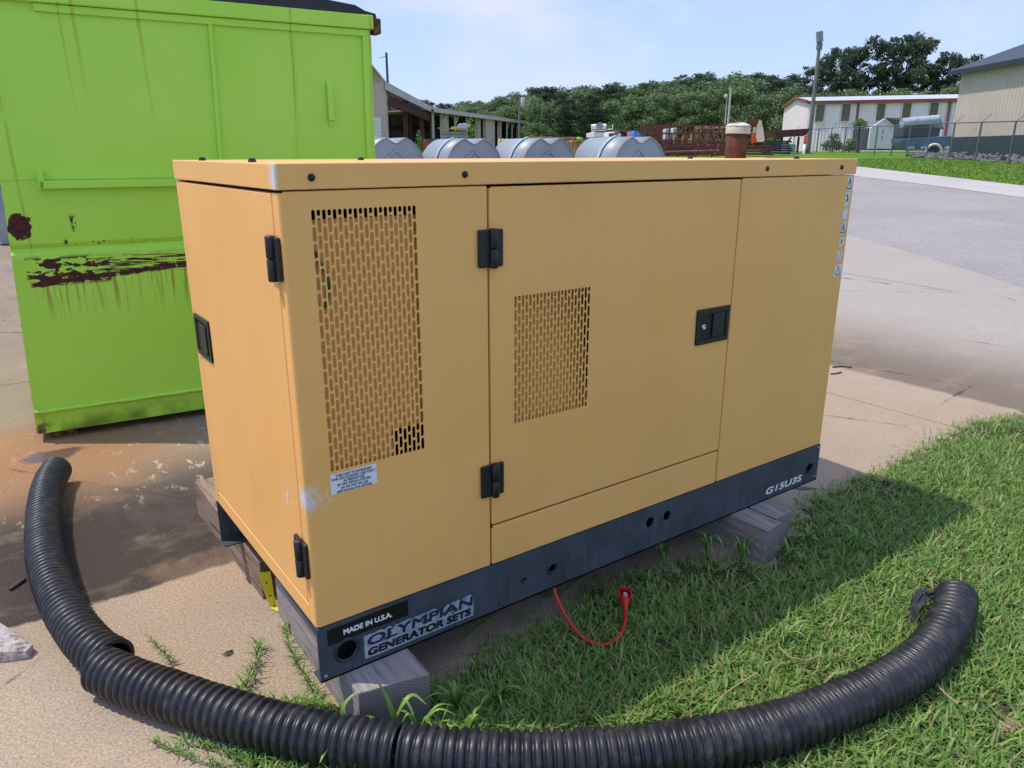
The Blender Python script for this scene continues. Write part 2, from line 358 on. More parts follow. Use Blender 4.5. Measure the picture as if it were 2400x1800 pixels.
def f_conc(N):
    p = N.pos(); x = N.xyz(p)
    n1 = N.noise(p, .8, 6, .6); n2 = N.noise(p, 5, 6, .65); gr = N.noise(p, 140, 3, .7); gv = N.vor(p, 95)
    c = N.mix(N.ramp(n1, (.3, 0), (.7, 1)), (.335, .258, .182), (.405, .325, .235))
    c = N.mix(N.m('MULTIPLY', N.ramp(n2, (.45, 0), (.75, 1)), .45), c, (.30, .235, .175))
    # long-standing mildew film: covers all but the pad the plant was moved off; straight edges at y=.97 and x=4.23
    w = N.m('MULTIPLY', N.m('SUBTRACT', N.noise(p, 9, 4), .5), .07)
    far = N.step(N.m('ADD', x[1], w), .965, .99); rgt = N.step(N.m('ADD', x[0], w), 4.19, 4.26)
    inner = N.m('MULTIPLY', N.step(x[0], 2.4, 2.3), far)
    dk = N.m('MAXIMUM', inner, N.m('MULTIPLY', rgt, .60))
    fade = N.m('MAXIMUM', N.m('MULTIPLY', N.step(x[1], 2.6, 1.6), N.step(x[0], 2.4, 2.3)), N.m('MULTIPLY', N.step(x[0], 6.8, 4.3), N.step(x[0], 3.8, 4.2)))
    fade = N.m('MAXIMUM', fade, .30)
    blotch = N.ramp(N.noise(N.map(p, (1, 1.8, 1)), 2.4, 7, .68), (.32, .74), (.46, 1.0))
    dk = N.m('MULTIPLY', N.m('MULTIPLY', dk, fade), blotch)
    c = N.mix(N.m('MULTIPLY', dk, .97), c, (.048, .036, .031))
    # pale scabs where the film flaked off
    fl = N.m('MULTIPLY', N.step(N.noise(N.map(p, (3.0, 1.2, 1), rot=(0, 0, .3)), 5.5, 7, .7), .58, .62), N.m('MULTIPLY', N.m('MULTIPLY', N.step(x[1], 1.55, 2.0), N.step(x[1], 3.4, 2.7)), N.step(x[0], 2.2, 1.6)))
    c = N.mix(N.m('MULTIPLY', fl, .85), c, (.52, .44, .33))
    sm = N.m('MULTIPLY', N.ramp(N.noise(N.map(p, (1.4, .8, 1), (7, 3, 0)), 1.3, 7, .66), (.54, 0), (.70, .6)), N.step(x[0], 3.0, 1.0)); c = N.mix(sm, c, (.13, .105, .09))
    # rust bleeding out from the bin's foot
    d = N.node('ShaderNodeVectorMath', {0: p, 1: (-.42, 2.5, 0)}, operation='DISTANCE').outputs['Value']
    ro = N.m('MULTIPLY', N.step(N.m('MULTIPLY_ADD', N.m('SUBTRACT', n2, .5), .6, d), .85, .25), .75)
    c = N.mix(ro, c, (.34, .165, .065))
    ro2 = N.ramp(N.noise(N.map(p, loc=(5, 1, 0)), 1.7, 5, .6), (.56, 0), (.74, .55)); c = N.mix(ro2, c, (.42, .27, .16))
    d2 = N.node('ShaderNodeVectorMath', {0: N.map(p, (1, 1.3, 0)), 1: (-.36, 2.52 * 1.3, 0)}, operation='DISTANCE').outputs['Value']
    wet = N.step(N.m('MULTIPLY_ADD', N.m('SUBTRACT', n2, .5), .25, d2), .14, .09)
    c = N.mix(N.m('MULTIPLY', wet, .8), c, (.10, .055, .055))
    # older wider drive towards the road, warmer and greyer
    c = N.mix(N.m('MULTIPLY', N.step(x[0], 4.3, 6.5), .55), c, (.415, .405, .385))
    ag = N.ramp(gv, (.08, .70), (.30, 1.06)); c = N.mix(1.0, c, ag, 'MULTIPLY')
    c = N.mix(1.0, c, N.ramp(gr, (.3, .60), (.7, 1.36)), 'MULTIPLY')
    cr_ = N.vor(N.map(p, (1, 1, 1)), .55, 'DISTANCE_TO_EDGE'); crk = N.m('MULTIPLY', N.step(N.m('MULTIPLY_ADD', N.m('SUBTRACT', n2, .5), .04, cr_), .0045, .0015), N.step(n1, .45, .55)); c = N.mix(N.m('MULTIPLY', crk, .8), c, (.06, .05, .045))
    N.set(col=c, rough=N.mix(wet, (.92,) * 3, (.25,) * 3), n=N.bump(N.m('ADD', gr, N.m('MULTIPLY', n2, 2)), .42, .004), spec=.25)
CONC = mat('stained_concrete', f_conc)
def f_asph(N):
    p = N.pos(); n = N.noise(p, .5, 5); g = N.noise(p, 60, 4, .75)
    c = N.mix(N.ramp(n, (.3, 0), (.7, 1)), (.315, .292, .280), (.375, .350, .335))
    c = N.mix(1.0, c, N.ramp(g, (.3, .68), (.72, 1.28)), 'MULTIPLY'); c = N.mix(1.0, c, N.ramp(N.noise(p, 14, 5, .75), (.3, .84), (.7, 1.14)), 'MULTIPLY')
    N.set(col=c, rough=.95, n=N.bump(g, .5, .01), spec=.2)
ASPH = mat('worn_asphalt', f_asph)
def f_shoulder(N):
    p = N.pos(); n = N.noise(p, .9, 5); g = N.noise(p, 40, 4, .7)
    c = N.mix(N.ramp(n, (.3, 0), (.7, 1)), (.42, .40, .38), (.50, .48, .455)); c = N.mix(1.0, c, N.ramp(g, (.3, .88), (.7, 1.08)), 'MULTIPLY')
    N.set(col=c, rough=.95, n=N.bump(g, .3, .01), spec=.2)
SHOU = mat('pale_concrete', f_shoulder)
def f_lawn(N):
    p = N.pos(); n = N.noise(p, 3, 6, .65); g = N.noise(p, 90, 4, .7)
    c = N.ramp(n, (.30, (.15, .115, .078)), (.52, (.10, .10, .045)), (.7, (.11, .145, .045)))
    c = N.mix(1.0, c, N.ramp(g, (.3, .5), (.7, 1.3)), 'MULTIPLY')
    N.set(col=c, rough=1, n=N.bump(g, .8, .02), spec=.1)
SOIL = mat('lawn_thatch', f_lawn)
def f_verge(N):
    p = N.pos(); n = N.noise(p, .35, 6, .65); g = N.noise(N.map(p, (1, 1, 1)), 7, 6, .75)
    c = N.ramp(n, (.3, (.105, .20, .028)), (.55, (.135, .26, .034)), (.75, (.19, .29, .05)))
    c = N.mix(1.0, c, N.ramp(g, (.25, .55), (.75, 1.35)), 'MULTIPLY')
    N.set(col=c, rough=1, n=N.bump(g, 1, .08), spec=.1)
VERGE = mat('mown_verge', f_verge)
def f_blade(N):
    r = N.island(); p = N.pos(); n = N.noise(p, 2.6, 4)
    c = N.ramp(r, (.0, (.10, .19, .042)), (.35, (.16, .29, .060)), (.7, (.22, .38, .085)), (.88, (.30, .46, .13)), (.905, (.36, .44, .15)), (.93, (.46, .36, .21)), (1, (.34, .22, .13)))
    c = N.mix(N.m('MULTIPLY', N.ramp(n, (.45, 0), (.7, 1)), .40), c, (.24, .36, .095))
    N.set(col=c, rough=.55, spec=.35)
    tr = N.node('ShaderNodeBsdfTranslucent', {'Color': N.mix(.5, c, (.24, .40, .05))}).outputs[0]
    ms = N.node('ShaderNodeMixShader', {0: .30, 1: N.b.outputs[0], 2: tr}).outputs[0]
    N.t.links.new(ms, N.out.inputs[0])
BLADE = mat('grass_blade', f_blade)
def leafmat(name, cols):
    def f(N):
        r = N.island(); c = N.ramp(r, *[(i / (len(cols) - 1), q) for i, q in enumerate(cols)])
        c = N.mix(1.0, c, N.ramp(N.objrand(), (0, .78), (1, 1.2)), 'MULTIPLY')
        N.set(col=c, rough=.6, spec=.3)
        tr = N.node('ShaderNodeBsdfTranslucent', {'Color': c}).outputs[0]
        ms = N.node('ShaderNodeMixShader', {0: .3, 1: N.b.outputs[0], 2: tr}).outputs[0]
        N.t.links.new(ms, N.out.inputs[0])
    return mat(name, f)
LEAFD = leafmat('broadleaf', [(.085, .135, .078), (.13, .205, .092), (.19, .28, .105), (.26, .36, .13)])  # greens paled and blued, putting distance haze into the leaf colour
LEAFP = leafmat('pine_needles', [(.040, .068, .046), (.058, .095, .056), (.08, .125, .066), (.105, .15, .072)])
LEAFL = leafmat('bright_leaf', [(.10, .19, .03), (.15, .28, .04), (.20, .33, .06)])
BARK = plain('bark', (.07, .055, .045), .95, 0, .4, 3)
BINM = plain('blue_grey_polyethylene', (.29, .325, .36), .42, 0, .12, 2)
STRAP = plain('pale_blue_strap', (.33, .50, .55), .6)
BEIGE = plain('beige_sheet', (.58, .44, .38), .6, 0, .06, 1)
TANM = plain('tan_sheet', (.54, .47, .395), .6, 0, .05, .6)
WHITEM = plain('white_sheet', (.86, .745, .76), .5, 0, .06, .7)
ROOFW = plain('white_roof', (.55, .57, .62), .4, 0, .05)
REDT = plain('red_trim', (.24, .060, .042), .55, 0, .15, 1)
DGREEN = plain('slate_green_sheet', (.032, .052, .062), .5, 0, .12, 1)
BROOF = plain('charcoal_roof', (.022, .025, .033), .45, 0, .15, 1)
MAROON = plain('maroon_steel', (.070, .022, .022), .6, 0, .2, 1)
SHUT = plain('brown_shutter', (.16, .125, .085), .7, 0, .15, 3)
RUSTS = plain('rusty_steel', (.185, .060, .045), .85, 0, .35, 4)
RUSTD = plain('dark_rusty_steel', (.105, .036, .030), .85, 0, .35, 4)
LOGM = plain('log_bark', (.24, .13, .07), .9, 0, .5, 3)
LOGE = plain('log_end', (.46, .31, .18), .85, 0, .3, 6)
PLY = plain('pale_plywood', (.42, .23, .095), .7, 0, .2, 2)
OLDW = plain('old_boards', (.085, .07, .06), .85, 0, .35, 4)
POLEW = plain('weathered_pole', (.20, .185, .165), .85, 0, .2, 2)
POLEG = plain('grey_pole', (.52, .46, .45), .6, 0, .1, 2)
ORANGE = plain('marker_orange', (.55, .085, .025), .55, 0, .1)
MINT = plain('utility_green', (.22, .34, .30), .5, 0, .08)
WHITEP = plain('white_paint', (.82, .77, .76), .45, 0, .05)
BLUEP = plain('blue_plastic', (.02, .16, .55), .4, 0, .1)
BLUEB = plain('boat_blue', (.10, .16, .27), .4, 0, .15, 2)
SHING = plain('grey_shingle', (.085, .085, .09), .9, 0, .25, 3)
SLATE = plain('dark_siding', (.055, .062, .075), .7, 0, .15, 2)
TARP = plain('silver_tarp', (.45, .50, .58), .35, 0, .15, 3)
ROCK = plain('grey_rock', (.16, .16, .17), .9, 0, .5, 2)
TYRE = plain('tyre_rubber', (.02, .02, .022), .8)
GLASSD = plain('dark_glass', (.03, .05, .07), .15, 0, .1)
SHEETM = plain('grey_sheets', (.30, .31, .34), .5, .2, .3, 8)
YELLOW = plain('bollard_yellow', (.60, .50, .20), .5, 0, .1)
REDP = plain('faded_red_paint', (.40, .05, .05), .5, 0, .1)
CHUNK = mat('broken_concrete', lambda N: N.set(col=N.ramp(N.noise(N.pos(), 30, 6, .7), (.35, (.10, .075, .07)), (.5, (.42, .38, .36)), (.7, (.62, .58, .55))), rough=.95, n=N.bump(N.noise(N.pos(), 60, 5, .7), .7, .006)))

# ---------------------------------------------------------------- ground
def sheet(name, poly, dz, m, step=2.0, jag=0):     # polygon (list of (x,y)) following the terrain
    bm = bmesh.new(); vs = [bm.verts.new((x, y, 0)) for x, y in poly]; f = bm.faces.new(vs)
    xs = [p[0] for p in poly]; ys = [p[1] for p in poly]
    # cut across the slope direction
    ds = sorted(d for d in HD[1:-1]) + list(np.arange(8, 60, step))
    for D in ds:
        co = Vector((CAM.x, CAM.y, 0)) + FW * D
        bmesh.ops.bisect_plane(bm, geom=bm.verts[:] + bm.edges[:] + bm.faces[:], plane_co=co, plane_no=FW)
    bmesh.ops.triangulate(bm, faces=bm.faces[:])
    for v in bm.verts: v.co.z = terr(v.co.x, v.co.y) + dz
    bm.normal_update()
    for f in bm.faces:
        if f.normal.z < 0: f.normal_flip()
    me = bpy.data.meshes.new(name); bm.to_mesh(me); bm.free(); return obj(name, me, m)
g = struct(sheet('ground', [(-900, -300), (900, -300), (1500, 1500), (-900, 1500)], -.09, VERGE, 4))
tag(g, 'wide green ground reaching to the wood')
# concrete slabs, laid with narrow open joints
def ld2(lat, D): p = LD(lat, D); return (p.x, p.y)
SLX = [-14, -6.2, -2.6, 3.635, 7.9]; SLY = [-3.2, .0]
def slab(x0, x1, y0, y1, lab):
    g_ = .004; mb = MB()
    nx = max(1, int((x1 - x0) / 1.5)); ny = max(1, int((y1 - y0) / 1.5))
    X = np.linspace(x0 + g_, x1 - g_, nx + 1); Y = np.linspace(y0 + g_, y1 - g_, ny + 1)
    vs = [(x, y, terr(x, y)) for y in Y for x in X]
    fs = [(j * (nx + 1) + i, j * (nx + 1) + i + 1, (j + 1) * (nx + 1) + i + 1, (j + 1) * (nx + 1) + i) for j in range(ny) for i in range(nx)]
    mb.add(vs, fs)
    b = len(vs); ring = [i for i in range(nx + 1)] + [(j) * (nx + 1) + nx for j in range(1, ny + 1)] + [ny * (nx + 1) + i for i in range(nx - 1, -1, -1)] + [j * (nx + 1) for j in range(ny - 1, 0, -1)]
    rv = [vs[i] for i in ring]; n = len(rv)
    mb.add(rv + [(x, y, z - .08) for x, y, z in rv], [(i, n + i, n + (i + 1) % n, (i + 1) % n) for i in range(n)])
    o = struct(mb.build('concrete_slab', CONC)); tag(o, lab); return o
XS = [-15.2, -9, -3.1, 3.64, 7.8]; YS = [-3.4, .0, 4.05, 8.1, 12.15, 16.2, 20.3]
for i in range(4):
    for j in range(6):
        if j == 0: slab(XS[i], XS[i + 1], -3.4, 4.05, 'stained concrete slab of the yard')
        elif j == 1: continue
        else: slab(XS[i], XS[i + 1], YS[j], YS[j + 1], 'stained concrete slab of the yard')
# wedge of slab out to the road
E0 = [ground(*q) for q in ((2400, 677), (2250, 628), (2100, 582), (1990, 553))]
dirE = (E0[3] - E0[0]); dirE.z = 0; dirE.normalize()
A0 = E0[0] - dirE * 14; A1 = E0[3] + dirE * 2.0
w1 = struct(sheet('concrete_slab', [(7.808, -3.4), (A0.x, A0.y), (E0[0].x, E0[0].y), (E0[1].x, E0[1].y), (E0[2].x, E0[2].y), (E0[3].x, E0[3].y), (A1.x, A1.y), (7.808, 12.1)] if A0.x > 7.9 else
                  [(7.808, -3.4)] + [(p.x, p.y) for p in E0] + [(A1.x, A1.y), (7.808, 12.1)], 0, CONC)); tag(w1, 'wedge of pale concrete slab beside the asphalt road')
A2 = E0[3] + dirE * 60
roadE = [E0[0] - dirE * 20, A2]
SH = [ground(*q) for q in ((2400, 463), (2200, 437), (2010, 413))]; GE = [ground(*q) for q in ((2400, 435), (2200, 412), (2010, 390))]
dS = (SH[2] - SH[0]); dS.z = 0; dS.normalize(); dG = (GE[2] - GE[0]); dG.z = 0; dG.normalize()
SH0, SH1 = SH[0] - dS * 30, SH[2] + dS * 16; G0, G1 = GE[0] - dG * 30, GE[2] + dG * 12
tag(struct(sheet('asphalt_road', [(roadE[0].x, roadE[0].y), (SH0.x, SH0.y), (SH1.x, SH1.y), (roadE[1].x - 6, roadE[1].y)], -.012, ASPH)), 'grey worn asphalt road past the yard')
tag(struct(sheet('road_shoulder', [(SH0.x, SH0.y), (G0.x, G0.y), (G1.x, G1.y), (SH1.x, SH1.y)], -.004, SHOU)), 'pale concrete edge strip of the road')
# lawn patch in front of the generator
lb = [(560, 1800), (640, 1730), (700, 1700), (770, 1655), (860, 1690), (960, 1660), (1020, 1640), (1090, 1615), (1150, 1555), (1200, 1520), (1290, 1485), (1350, 1440), (1410, 1390), (1500, 1355), (1640, 1322), (1790, 1330), (1870, 1250), (1905, 1180), (1990, 1140), (2060, 1118), (2120, 1083), (2190, 1040), (2280, 992), (2400, 978), (2480, 960)]
LB0 = [onz(*q) for q in lb]; LB = []
eq = random.Random(17)
for a, b in zip(LB0, LB0[1:]):
    k = max(1, int((b - a).length / .035)); n_ = Vector((-(b - a).y, (b - a).x, 0)).normalized()
    for i in range(k): LB.append(a.lerp(b, i / k) + n_ * (eq.gauss(0, .018) + .02 * math.sin(i * 1.7 + a.x * 9)))
LB.append(LB0[-1])
lawn_poly = [(-.36, -.20)] + [(p.x, p.y) for p in LB] + [(7.0, -.35), (7.6, -3.4), (-.4, -3.4)]
def inpoly(x, y, poly):
    c = np.zeros(len(x), bool); n = len(poly); j = n - 1
    for i in range(n):
        xi, yi = poly[i]; xj, yj = poly[j]
        cond = ((yi > y) != (yj > y)) & (x < (xj - xi) * (y - yi) / (yj - yi + 1e-12) + xi); c ^= cond; j = i
    return c
def lawn_sheet():
    X = np.arange(-.5, 7.7, .016); Y = np.arange(-3.3, .30, .016); gx, gy = np.meshgrid(X, Y)
    ins = inpoly(gx.ravel(), gy.ravel(), lawn_poly).reshape(gx.shape)
    hz_ = rng.normal(0, .0025, gx.shape)
    for _ in range(3): hz_ = (hz_ + np.roll(hz_, 1, 0) + np.roll(hz_, 1, 1) + np.roll(hz_, -1, 0) + np.roll(hz_, -1, 1)) / 5
    V = np.stack([gx, gy, np.where(ins, .004, -.004) + hz_ * 3], -1).reshape(-1, 3); nx = len(X)
    keep = np.zeros_like(ins); keep[:-1, :-1] = ins[:-1, :-1] | ins[1:, :-1] | ins[:-1, 1:] | ins[1:, 1:]
    j, i = np.nonzero(keep[:-1, :-1]); a = j * nx + i
    F = np.stack([a, a + 1, a + nx + 1, a + nx], 1)
    return npmesh('lawn', V, F.ravel(), np.arange(len(F)) * 4, np.full(len(F), 4), SOIL)
tag(struct(lawn_sheet()), 'patch of rough lawn in front of the generator')

def blades(name, P, hmin, hmax, wmin, wmax, m, tilt=(.3, 1.1), curl=.5):
    n = len(P); az = rng.uniform(0, 2 * np.pi, n); h = rng.uniform(hmin, hmax, n) * rng.uniform(.6, 1.1, n); wd = rng.uniform(wmin, wmax, n)
    h = h * (np.clip(.45 + edge_dist(P[:, 0], P[:, 1]) / .25, 0, 1) if name == 'grass' else 1); t1 = rng.uniform(*tilt, n); t2 = t1 + rng.uniform(0, curl, n) + .1
    d = np.stack([np.cos(az), np.sin(az)], 1); s = np.stack([-d[:, 1], d[:, 0], np.zeros(n)], 1) * wd[:, None] / 2
    def seg(t, l): return np.stack([d[:, 0] * np.sin(t) * l, d[:, 1] * np.sin(t) * l, np.cos(t) * l], 1)
    m1 = P + seg(t1, h * .55); tip = m1 + seg(t2, h * .5); tip[:, 2] = np.maximum(tip[:, 2], P[:, 2] + .004)
    V = np.stack([P - s, P + s, m1 + s * .85, m1 - s * .85, tip], 1).reshape(-1, 3)
    b = np.arange(n)[:, None] * 5
    loops = np.concatenate([b + np.array([[0, 1, 2, 3]]), b + np.array([[3, 2, 4]])], 1)
    st = (np.arange(n)[:, None] * 7 + np.array([[0, 4]])).ravel(); tot = np.tile([4, 3], n)
    return npmesh(name, V, loops.ravel(), st, tot, m)
def edge_dist(x, y):
    d = np.full(len(x), 9.)
    LQ = [(p.x, p.y) for p in LB0]
    for (x0_, y0_), (x1_, y1_) in zip(LQ, LQ[1:]):
        dx, dy = x1_ - x0_, y1_ - y0_; t = np.clip(((x - x0_) * dx + (y - y0_) * dy) / (dx * dx + dy * dy + 1e-9), 0, 1); d = np.minimum(d, np.hypot(x - x0_ - t * dx, y - y0_ - t * dy))
    return d
def scatter(n, x0, x1, y0, y1, poly, dens=None):
    x = rng.uniform(x0, x1, n); y = rng.uniform(y0, y1, n); k = inpoly(x, y, poly)
    # thin patches
    q = np.sin(x * 5.1 + 1.3) * np.cos(y * 6.3 + .4) + .6 * np.sin(x * 11 + y * 9) + .4 * np.cos(x * 19 - y * 23)
    k &= rng.uniform(size=n) < np.clip(.92 - .42 * (q > 1.05) - .25 * (q > .7), .2, 1)
    # not inside the timbers
    k &= ~((x > 1.57) & (x < 1.81) & (y > -.16)) & ~((x > .03) & (x < .26) & (y > -.125))
    x, y = x[k], y[k]
    ed = edge_dist(x, y); kk = rng.uniform(size=len(x)) < np.clip(.22 + ed / .16, 0, 1); x, y = x[kk], y[kk]
    return np.stack([x, y, np.full(len(x), .008)], 1)
P1 = scatter(105000, -.4, 3.3, -1.75, .2, lawn_poly); P2 = scatter(70000, 3.3, 7.6, -1.9, .2, lawn_poly); P3 = scatter(30000, -.4, 7.6, -3.4, -1.75, lawn_poly)
def fringe(n):
    ii = rng.integers(0, len(LB0) - 1, n); t = rng.uniform(size=n); A = np.array([tuple(p) for p in LB0]); p = A[ii] * (1 - t)[:, None] + A[ii + 1] * t[:, None]
    p[:, :2] += rng.normal(0, .035, (n, 2)); p[:, 2] = .002; x, y = p[:, 0], p[:, 1]
    return p[~((x > 1.57) & (x < 1.82) & (y > -.17)) & ~((x > .03) & (x < .27) & (y > -.14)) & (x > -.25)]
P1 = np.concatenate([P1, scatter(3200, -.1, .55, -.42, -.11, lawn_poly)])
gr = stuff(blades('grass', np.concatenate([P1, P2, P3]), .026, .070, .0040, .0088, BLADE, (.45, 1.40), .5)); tag(gr, 'short rough green grass of the lawn in front', 'grass')
fg = stuff(blades('edge_grass', fringe(5200), .018, .050, .0022, .0055, BLADE, (.3, 1.45), .5)); tag(fg, 'thin straggling grass along the ragged lawn edge', 'grass')
fn = stuff(blades('fine_grass', scatter(60000, -.4, 4.2, -1.75, .2, lawn_poly), .03, .075, .0014, .0030, BLADE, (.2, 1.3), .6)); tag(fn, 'fine thin grass blades mixed through the lawn', 'grass')

# ---------------------------------------------------------------- GENERATOR
GX, GW = 2.126, .889; ZB, ZT, ZC = .2975, 1.3475, 1.401; ZS = .14
GB = Vector((1.063, .4445, .14))
gen = thing('generator', 'yellow enclosed generator set on dark skid with black hinges and slotted vents', 'generator', GB)
def G(): return MB(off=GB)
def perf(mb, x0, z0, nc, pxx, nr, pz, sw, sl, y, depth=.003):
    rr = sw / 2
    def cell(xa, xb, za, zb, slen):
        xc, zc = (xa + xb) / 2, (za + zb) / 2; hs = slen / 2 - rr
        ring, outp = [], []
        for k in range(6):
            a = math.pi * k / 5; ring.append((xc + rr * math.cos(a), zc + hs + rr * math.sin(a)))
        outp += [(xb, zc + hs), (xb, zb), (xc + (xb - xc) * .35, zb), (xc - (xb - xc) * .35, zb), (xa, zb), (xa, zc + hs)]
        for k in range(6):
            a = math.pi + math.pi * k / 5; ring.append((xc + rr * math.cos(a), zc - hs + rr * math.sin(a)))
        outp += [(xa, zc - hs), (xa, za), (xc - (xb - xc) * .35, za), (xc + (xb - xc) * .35, za), (xb, za), (xb, zc - hs)]
        vs = [(p, y, q) for p, q in outp] + [(p, y, q) for p, q in ring] + [(p, y + depth, q) for p, q in ring]
        n = 12; fs = []
        for i in range(n):
            j = (i + 1) % n; fs += [(i, n + i, n + j, j), (n + i, 2 * n + i, 2 * n + j, n + j)]
        mb.add(vs, fs)
    for c in range(nc):
        xa = x0 + c * pxx; xb = xa + pxx
        if c % 2 == 0:
            for r in range(nr): cell(xa, xb, z0 + r * pz, z0 + (r + 1) * pz, sl)
        else:
            cell(xa, xb, z0, z0 + pz / 2, sl - pz / 2)
            for r in range(nr - 1): cell(xa, xb, z0 + (r + .5) * pz, z0 + (r + 1.5) * pz, sl)
            cell(xa, xb, z0 + (nr - .5) * pz, z0 + nr * pz, sl - pz / 2)
def quadY(mb, x0, x1, z0, z1, y): mb.add([(x0, y, z0), (x1, y, z0), (x1, y, z1), (x0, y, z1)], [(0, 1, 2, 3)])
def panelY(name, x0, x1, z0, z1, y=0, grille=None, ret=.03, corner=False, e=.003):
    mb = G(); xa = x0 + (.009 if corner else e); xb = x1 - e; za, zb = z0 + e, z1 - e
    if grille:
        gx0, gz0, nc, pxx, nr, pz, sw, sl = grille; gx1 = gx0 + nc * pxx; gz1 = gz0 + nr * pz
        quadY(mb, xa, xb, za, gz0, y); quadY(mb, xa, xb, gz1, zb, y); quadY(mb, xa, gx0, gz0, gz1, y); quadY(mb, gx1, xb, gz0, gz1, y)
        perf(mb, gx0, gz0, nc, pxx, nr, pz, sw, sl, y)
    else: quadY(mb, xa, xb, za, zb, y)
    # rounded rims and returns: right, top, bottom
    def strip(p, q):  # p,q lists of points along profile
        n = len(p); mb.add(list(p) + list(q), [(i, i + 1, n + i + 1, n + i) for i in range(n - 1)], True)
    arc = [(e * math.sin(a), e - e * math.cos(a)) for a in (0, math.pi / 6, math.pi / 3, math.pi / 2)]
    zz = (za, zb)
    strip([(xb + dx, y + dy, za) for dx, dy in arc] + [(x1, y + ret, za)], [(xb + dx, y + dy, zb) for dx, dy in arc] + [(x1, y + ret, zb)])
    strip([(xb, y + dy, zb + dx) for dx, dy in arc] + [(xb, y + ret, z1)], [(xa, y + dy, zb + dx) for dx, dy in arc] + [(xa, y + ret, z1)])
    strip([(xa, y + dy, za - dx) for dx, dy in arc] + [(xa, y + ret, z0)], [(xb, y + dy, za - dx) for dx, dy in arc] + [(xb, y + ret, z0)])
    if corner:
        r = .009; ar = [(x0 + r - r * math.sin(a), y + r - r * math.cos(a)) for a in np.linspace(0, math.pi / 2, 7)]
        pr = ar + [(x0, y + .0395), (x0 + .02, y + .0405)]
        strip([(a, b, zb) for a, b in pr], [(a, b, za) for a, b in pr])
    else:
        strip([(xa - dx, y + dy, zb) for dx, dy in arc] + [(x0, y + ret, zb)], [(xa - dx, y + dy, za) for dx, dy in arc] + [(x0, y + ret, za)])
    o = mb.build(name, PAINT, gen); return o
GP = (.01216, .0358, .0087, .0316)
panelY('side_panel', 0, .5185, ZB, ZT - .003, 0, (.066, .699, 21, GP[0], 17, GP[1], GP[2], GP[3]), corner=True)
door = panelY('access_door', .5245, 1.4855, .4230, 1.3415, -.001, (.5985, .707, 22, GP[0], 10, GP[1], GP[2], GP[3]))
panelY('sill_panel', .5245, 1.4855, ZB, .4160, 0)
panelY('side_panel', 1.4915, GX, ZB, ZT - .003, 0)
# near-black strips behind the seams, painting in the shade of the gaps
m = G(); m.box(.5188, .5242, .010, .03, ZB + .002, ZT - .005); m.box(1.4858, 1.4912, .010, .03, ZB + .002, ZT - .005); m.box(.53, 1.48, .010, .029, .4163, .4227)
m.build('seam_backing', DARKIN, gen)
# interior baffles seen through the slots
m = G(); m.box(.045, .240, .018, .021, .66, 1.283); m.box(.240, .34, .018, .021, .765, 1.283)
m.build('baffle', PAINT, gen)
m = G(); m.add([(.57, .014, .68), (.90, .035, .68), (.90, .085, 1.05), (.57, .030, 1.05)], [(0, 1, 2, 3)]); m.build('baffle', PAINT, gen)
m = G(); m.tube([(.075, .012, 1.215), (.083, .011, 1.19), (.096, .010, 1.165), (.101, .010, 1.135), (.094, .012, 1.105), (.088, .014, 1.09)], .0035, 6); m.build('wire', plain('green_wire', (.01, .12, .09), .4), gen)
m = G(); m.box(.02, 2.10, .20, .205, ZB + .01, ZT - .02); m.build('inner_shade_sheet', DARKIN, gen)  # dark sheet standing in for the shaded inside behind the slots
# end wall: door, sill, far post
def panelX(name, y0, y1, z0, z1, x=0):
    m = G(); m.box(x, x + .022, y0, y1, z0, z1); return m.build(name, PAINT, gen, bevel=.003)
edoor = panelX('end_door', .0435, .8455, .3515, 1.3405, -.001)
panelX('end_sill', .0425, .8465, ZB, .3465, 0)
panelX('corner_post', .8495, GW, ZB, ZT - .004, 0)
m = G(); m.box(.018, .021, .03, .86, ZB + .003, ZT - .006); m.build('seam_backing', DARKIN, gen)
m = G(); m.box(.001, GX - .001, GW - .02, GW - .0005, ZB + .001, ZT - .005); m.build('rear_panel', PAINT, gen)
m = G(); m.box(GX - .02, GX - .0015, .031, GW - .021, ZB + .001, ZT - .005); m.build('end_panel', PAINT, gen)
m = G(); m.box(.025, GX - .025, .035, GW - .025, ZB - .006, ZB + .002); m.build('floor_plate', DARKIN, gen)  # added to close the underside so the inside stays dark
# roof: top sheet slightly crowned, four skirts with open mitres
ov = .0035
m = G(); nx, ny = 12, 8
vs = [(-ov + .002 + (GX + 2 * ov - .004) * i / nx, -ov + .002 + (GW + 2 * ov - .004) * j / ny, ZC - .0012 + .0022 * math.sin(math.pi * i / nx) * math.sin(math.pi * j / ny)) for j in range(ny + 1) for i in range(nx + 1)]
m.add(vs, [(j * (nx + 1) + i, j * (nx + 1) + i + 1, (j + 1) * (nx + 1) + i + 1, (j + 1) * (nx + 1) + i) for j in range(ny) for i in range(nx)], True)
roof = m.build('roof_panel', PAINT, gen)
ofs = [((-ov + .001, GX + ov - .001), (-ov, .004)), ((-ov + .001, GX + ov - .001), (GW - .004, GW + ov))]
for (x0, x1), (y0, y1) in ofs:
    m = G(); m.box(x0, x1, y0, y1, ZT, ZC); m.build('roof_skirt', PAINT, gen, bevel=.0025)
for x0, x1 in ((-ov - .001, .0035), (GX - .0035, GX + ov)):
    m = G(); m.box(x0, x1, .0015 - ov + .0008, GW - .0055, ZT, ZC - .0004); m.build('roof_skirt', PAINT, gen, bevel=.002)
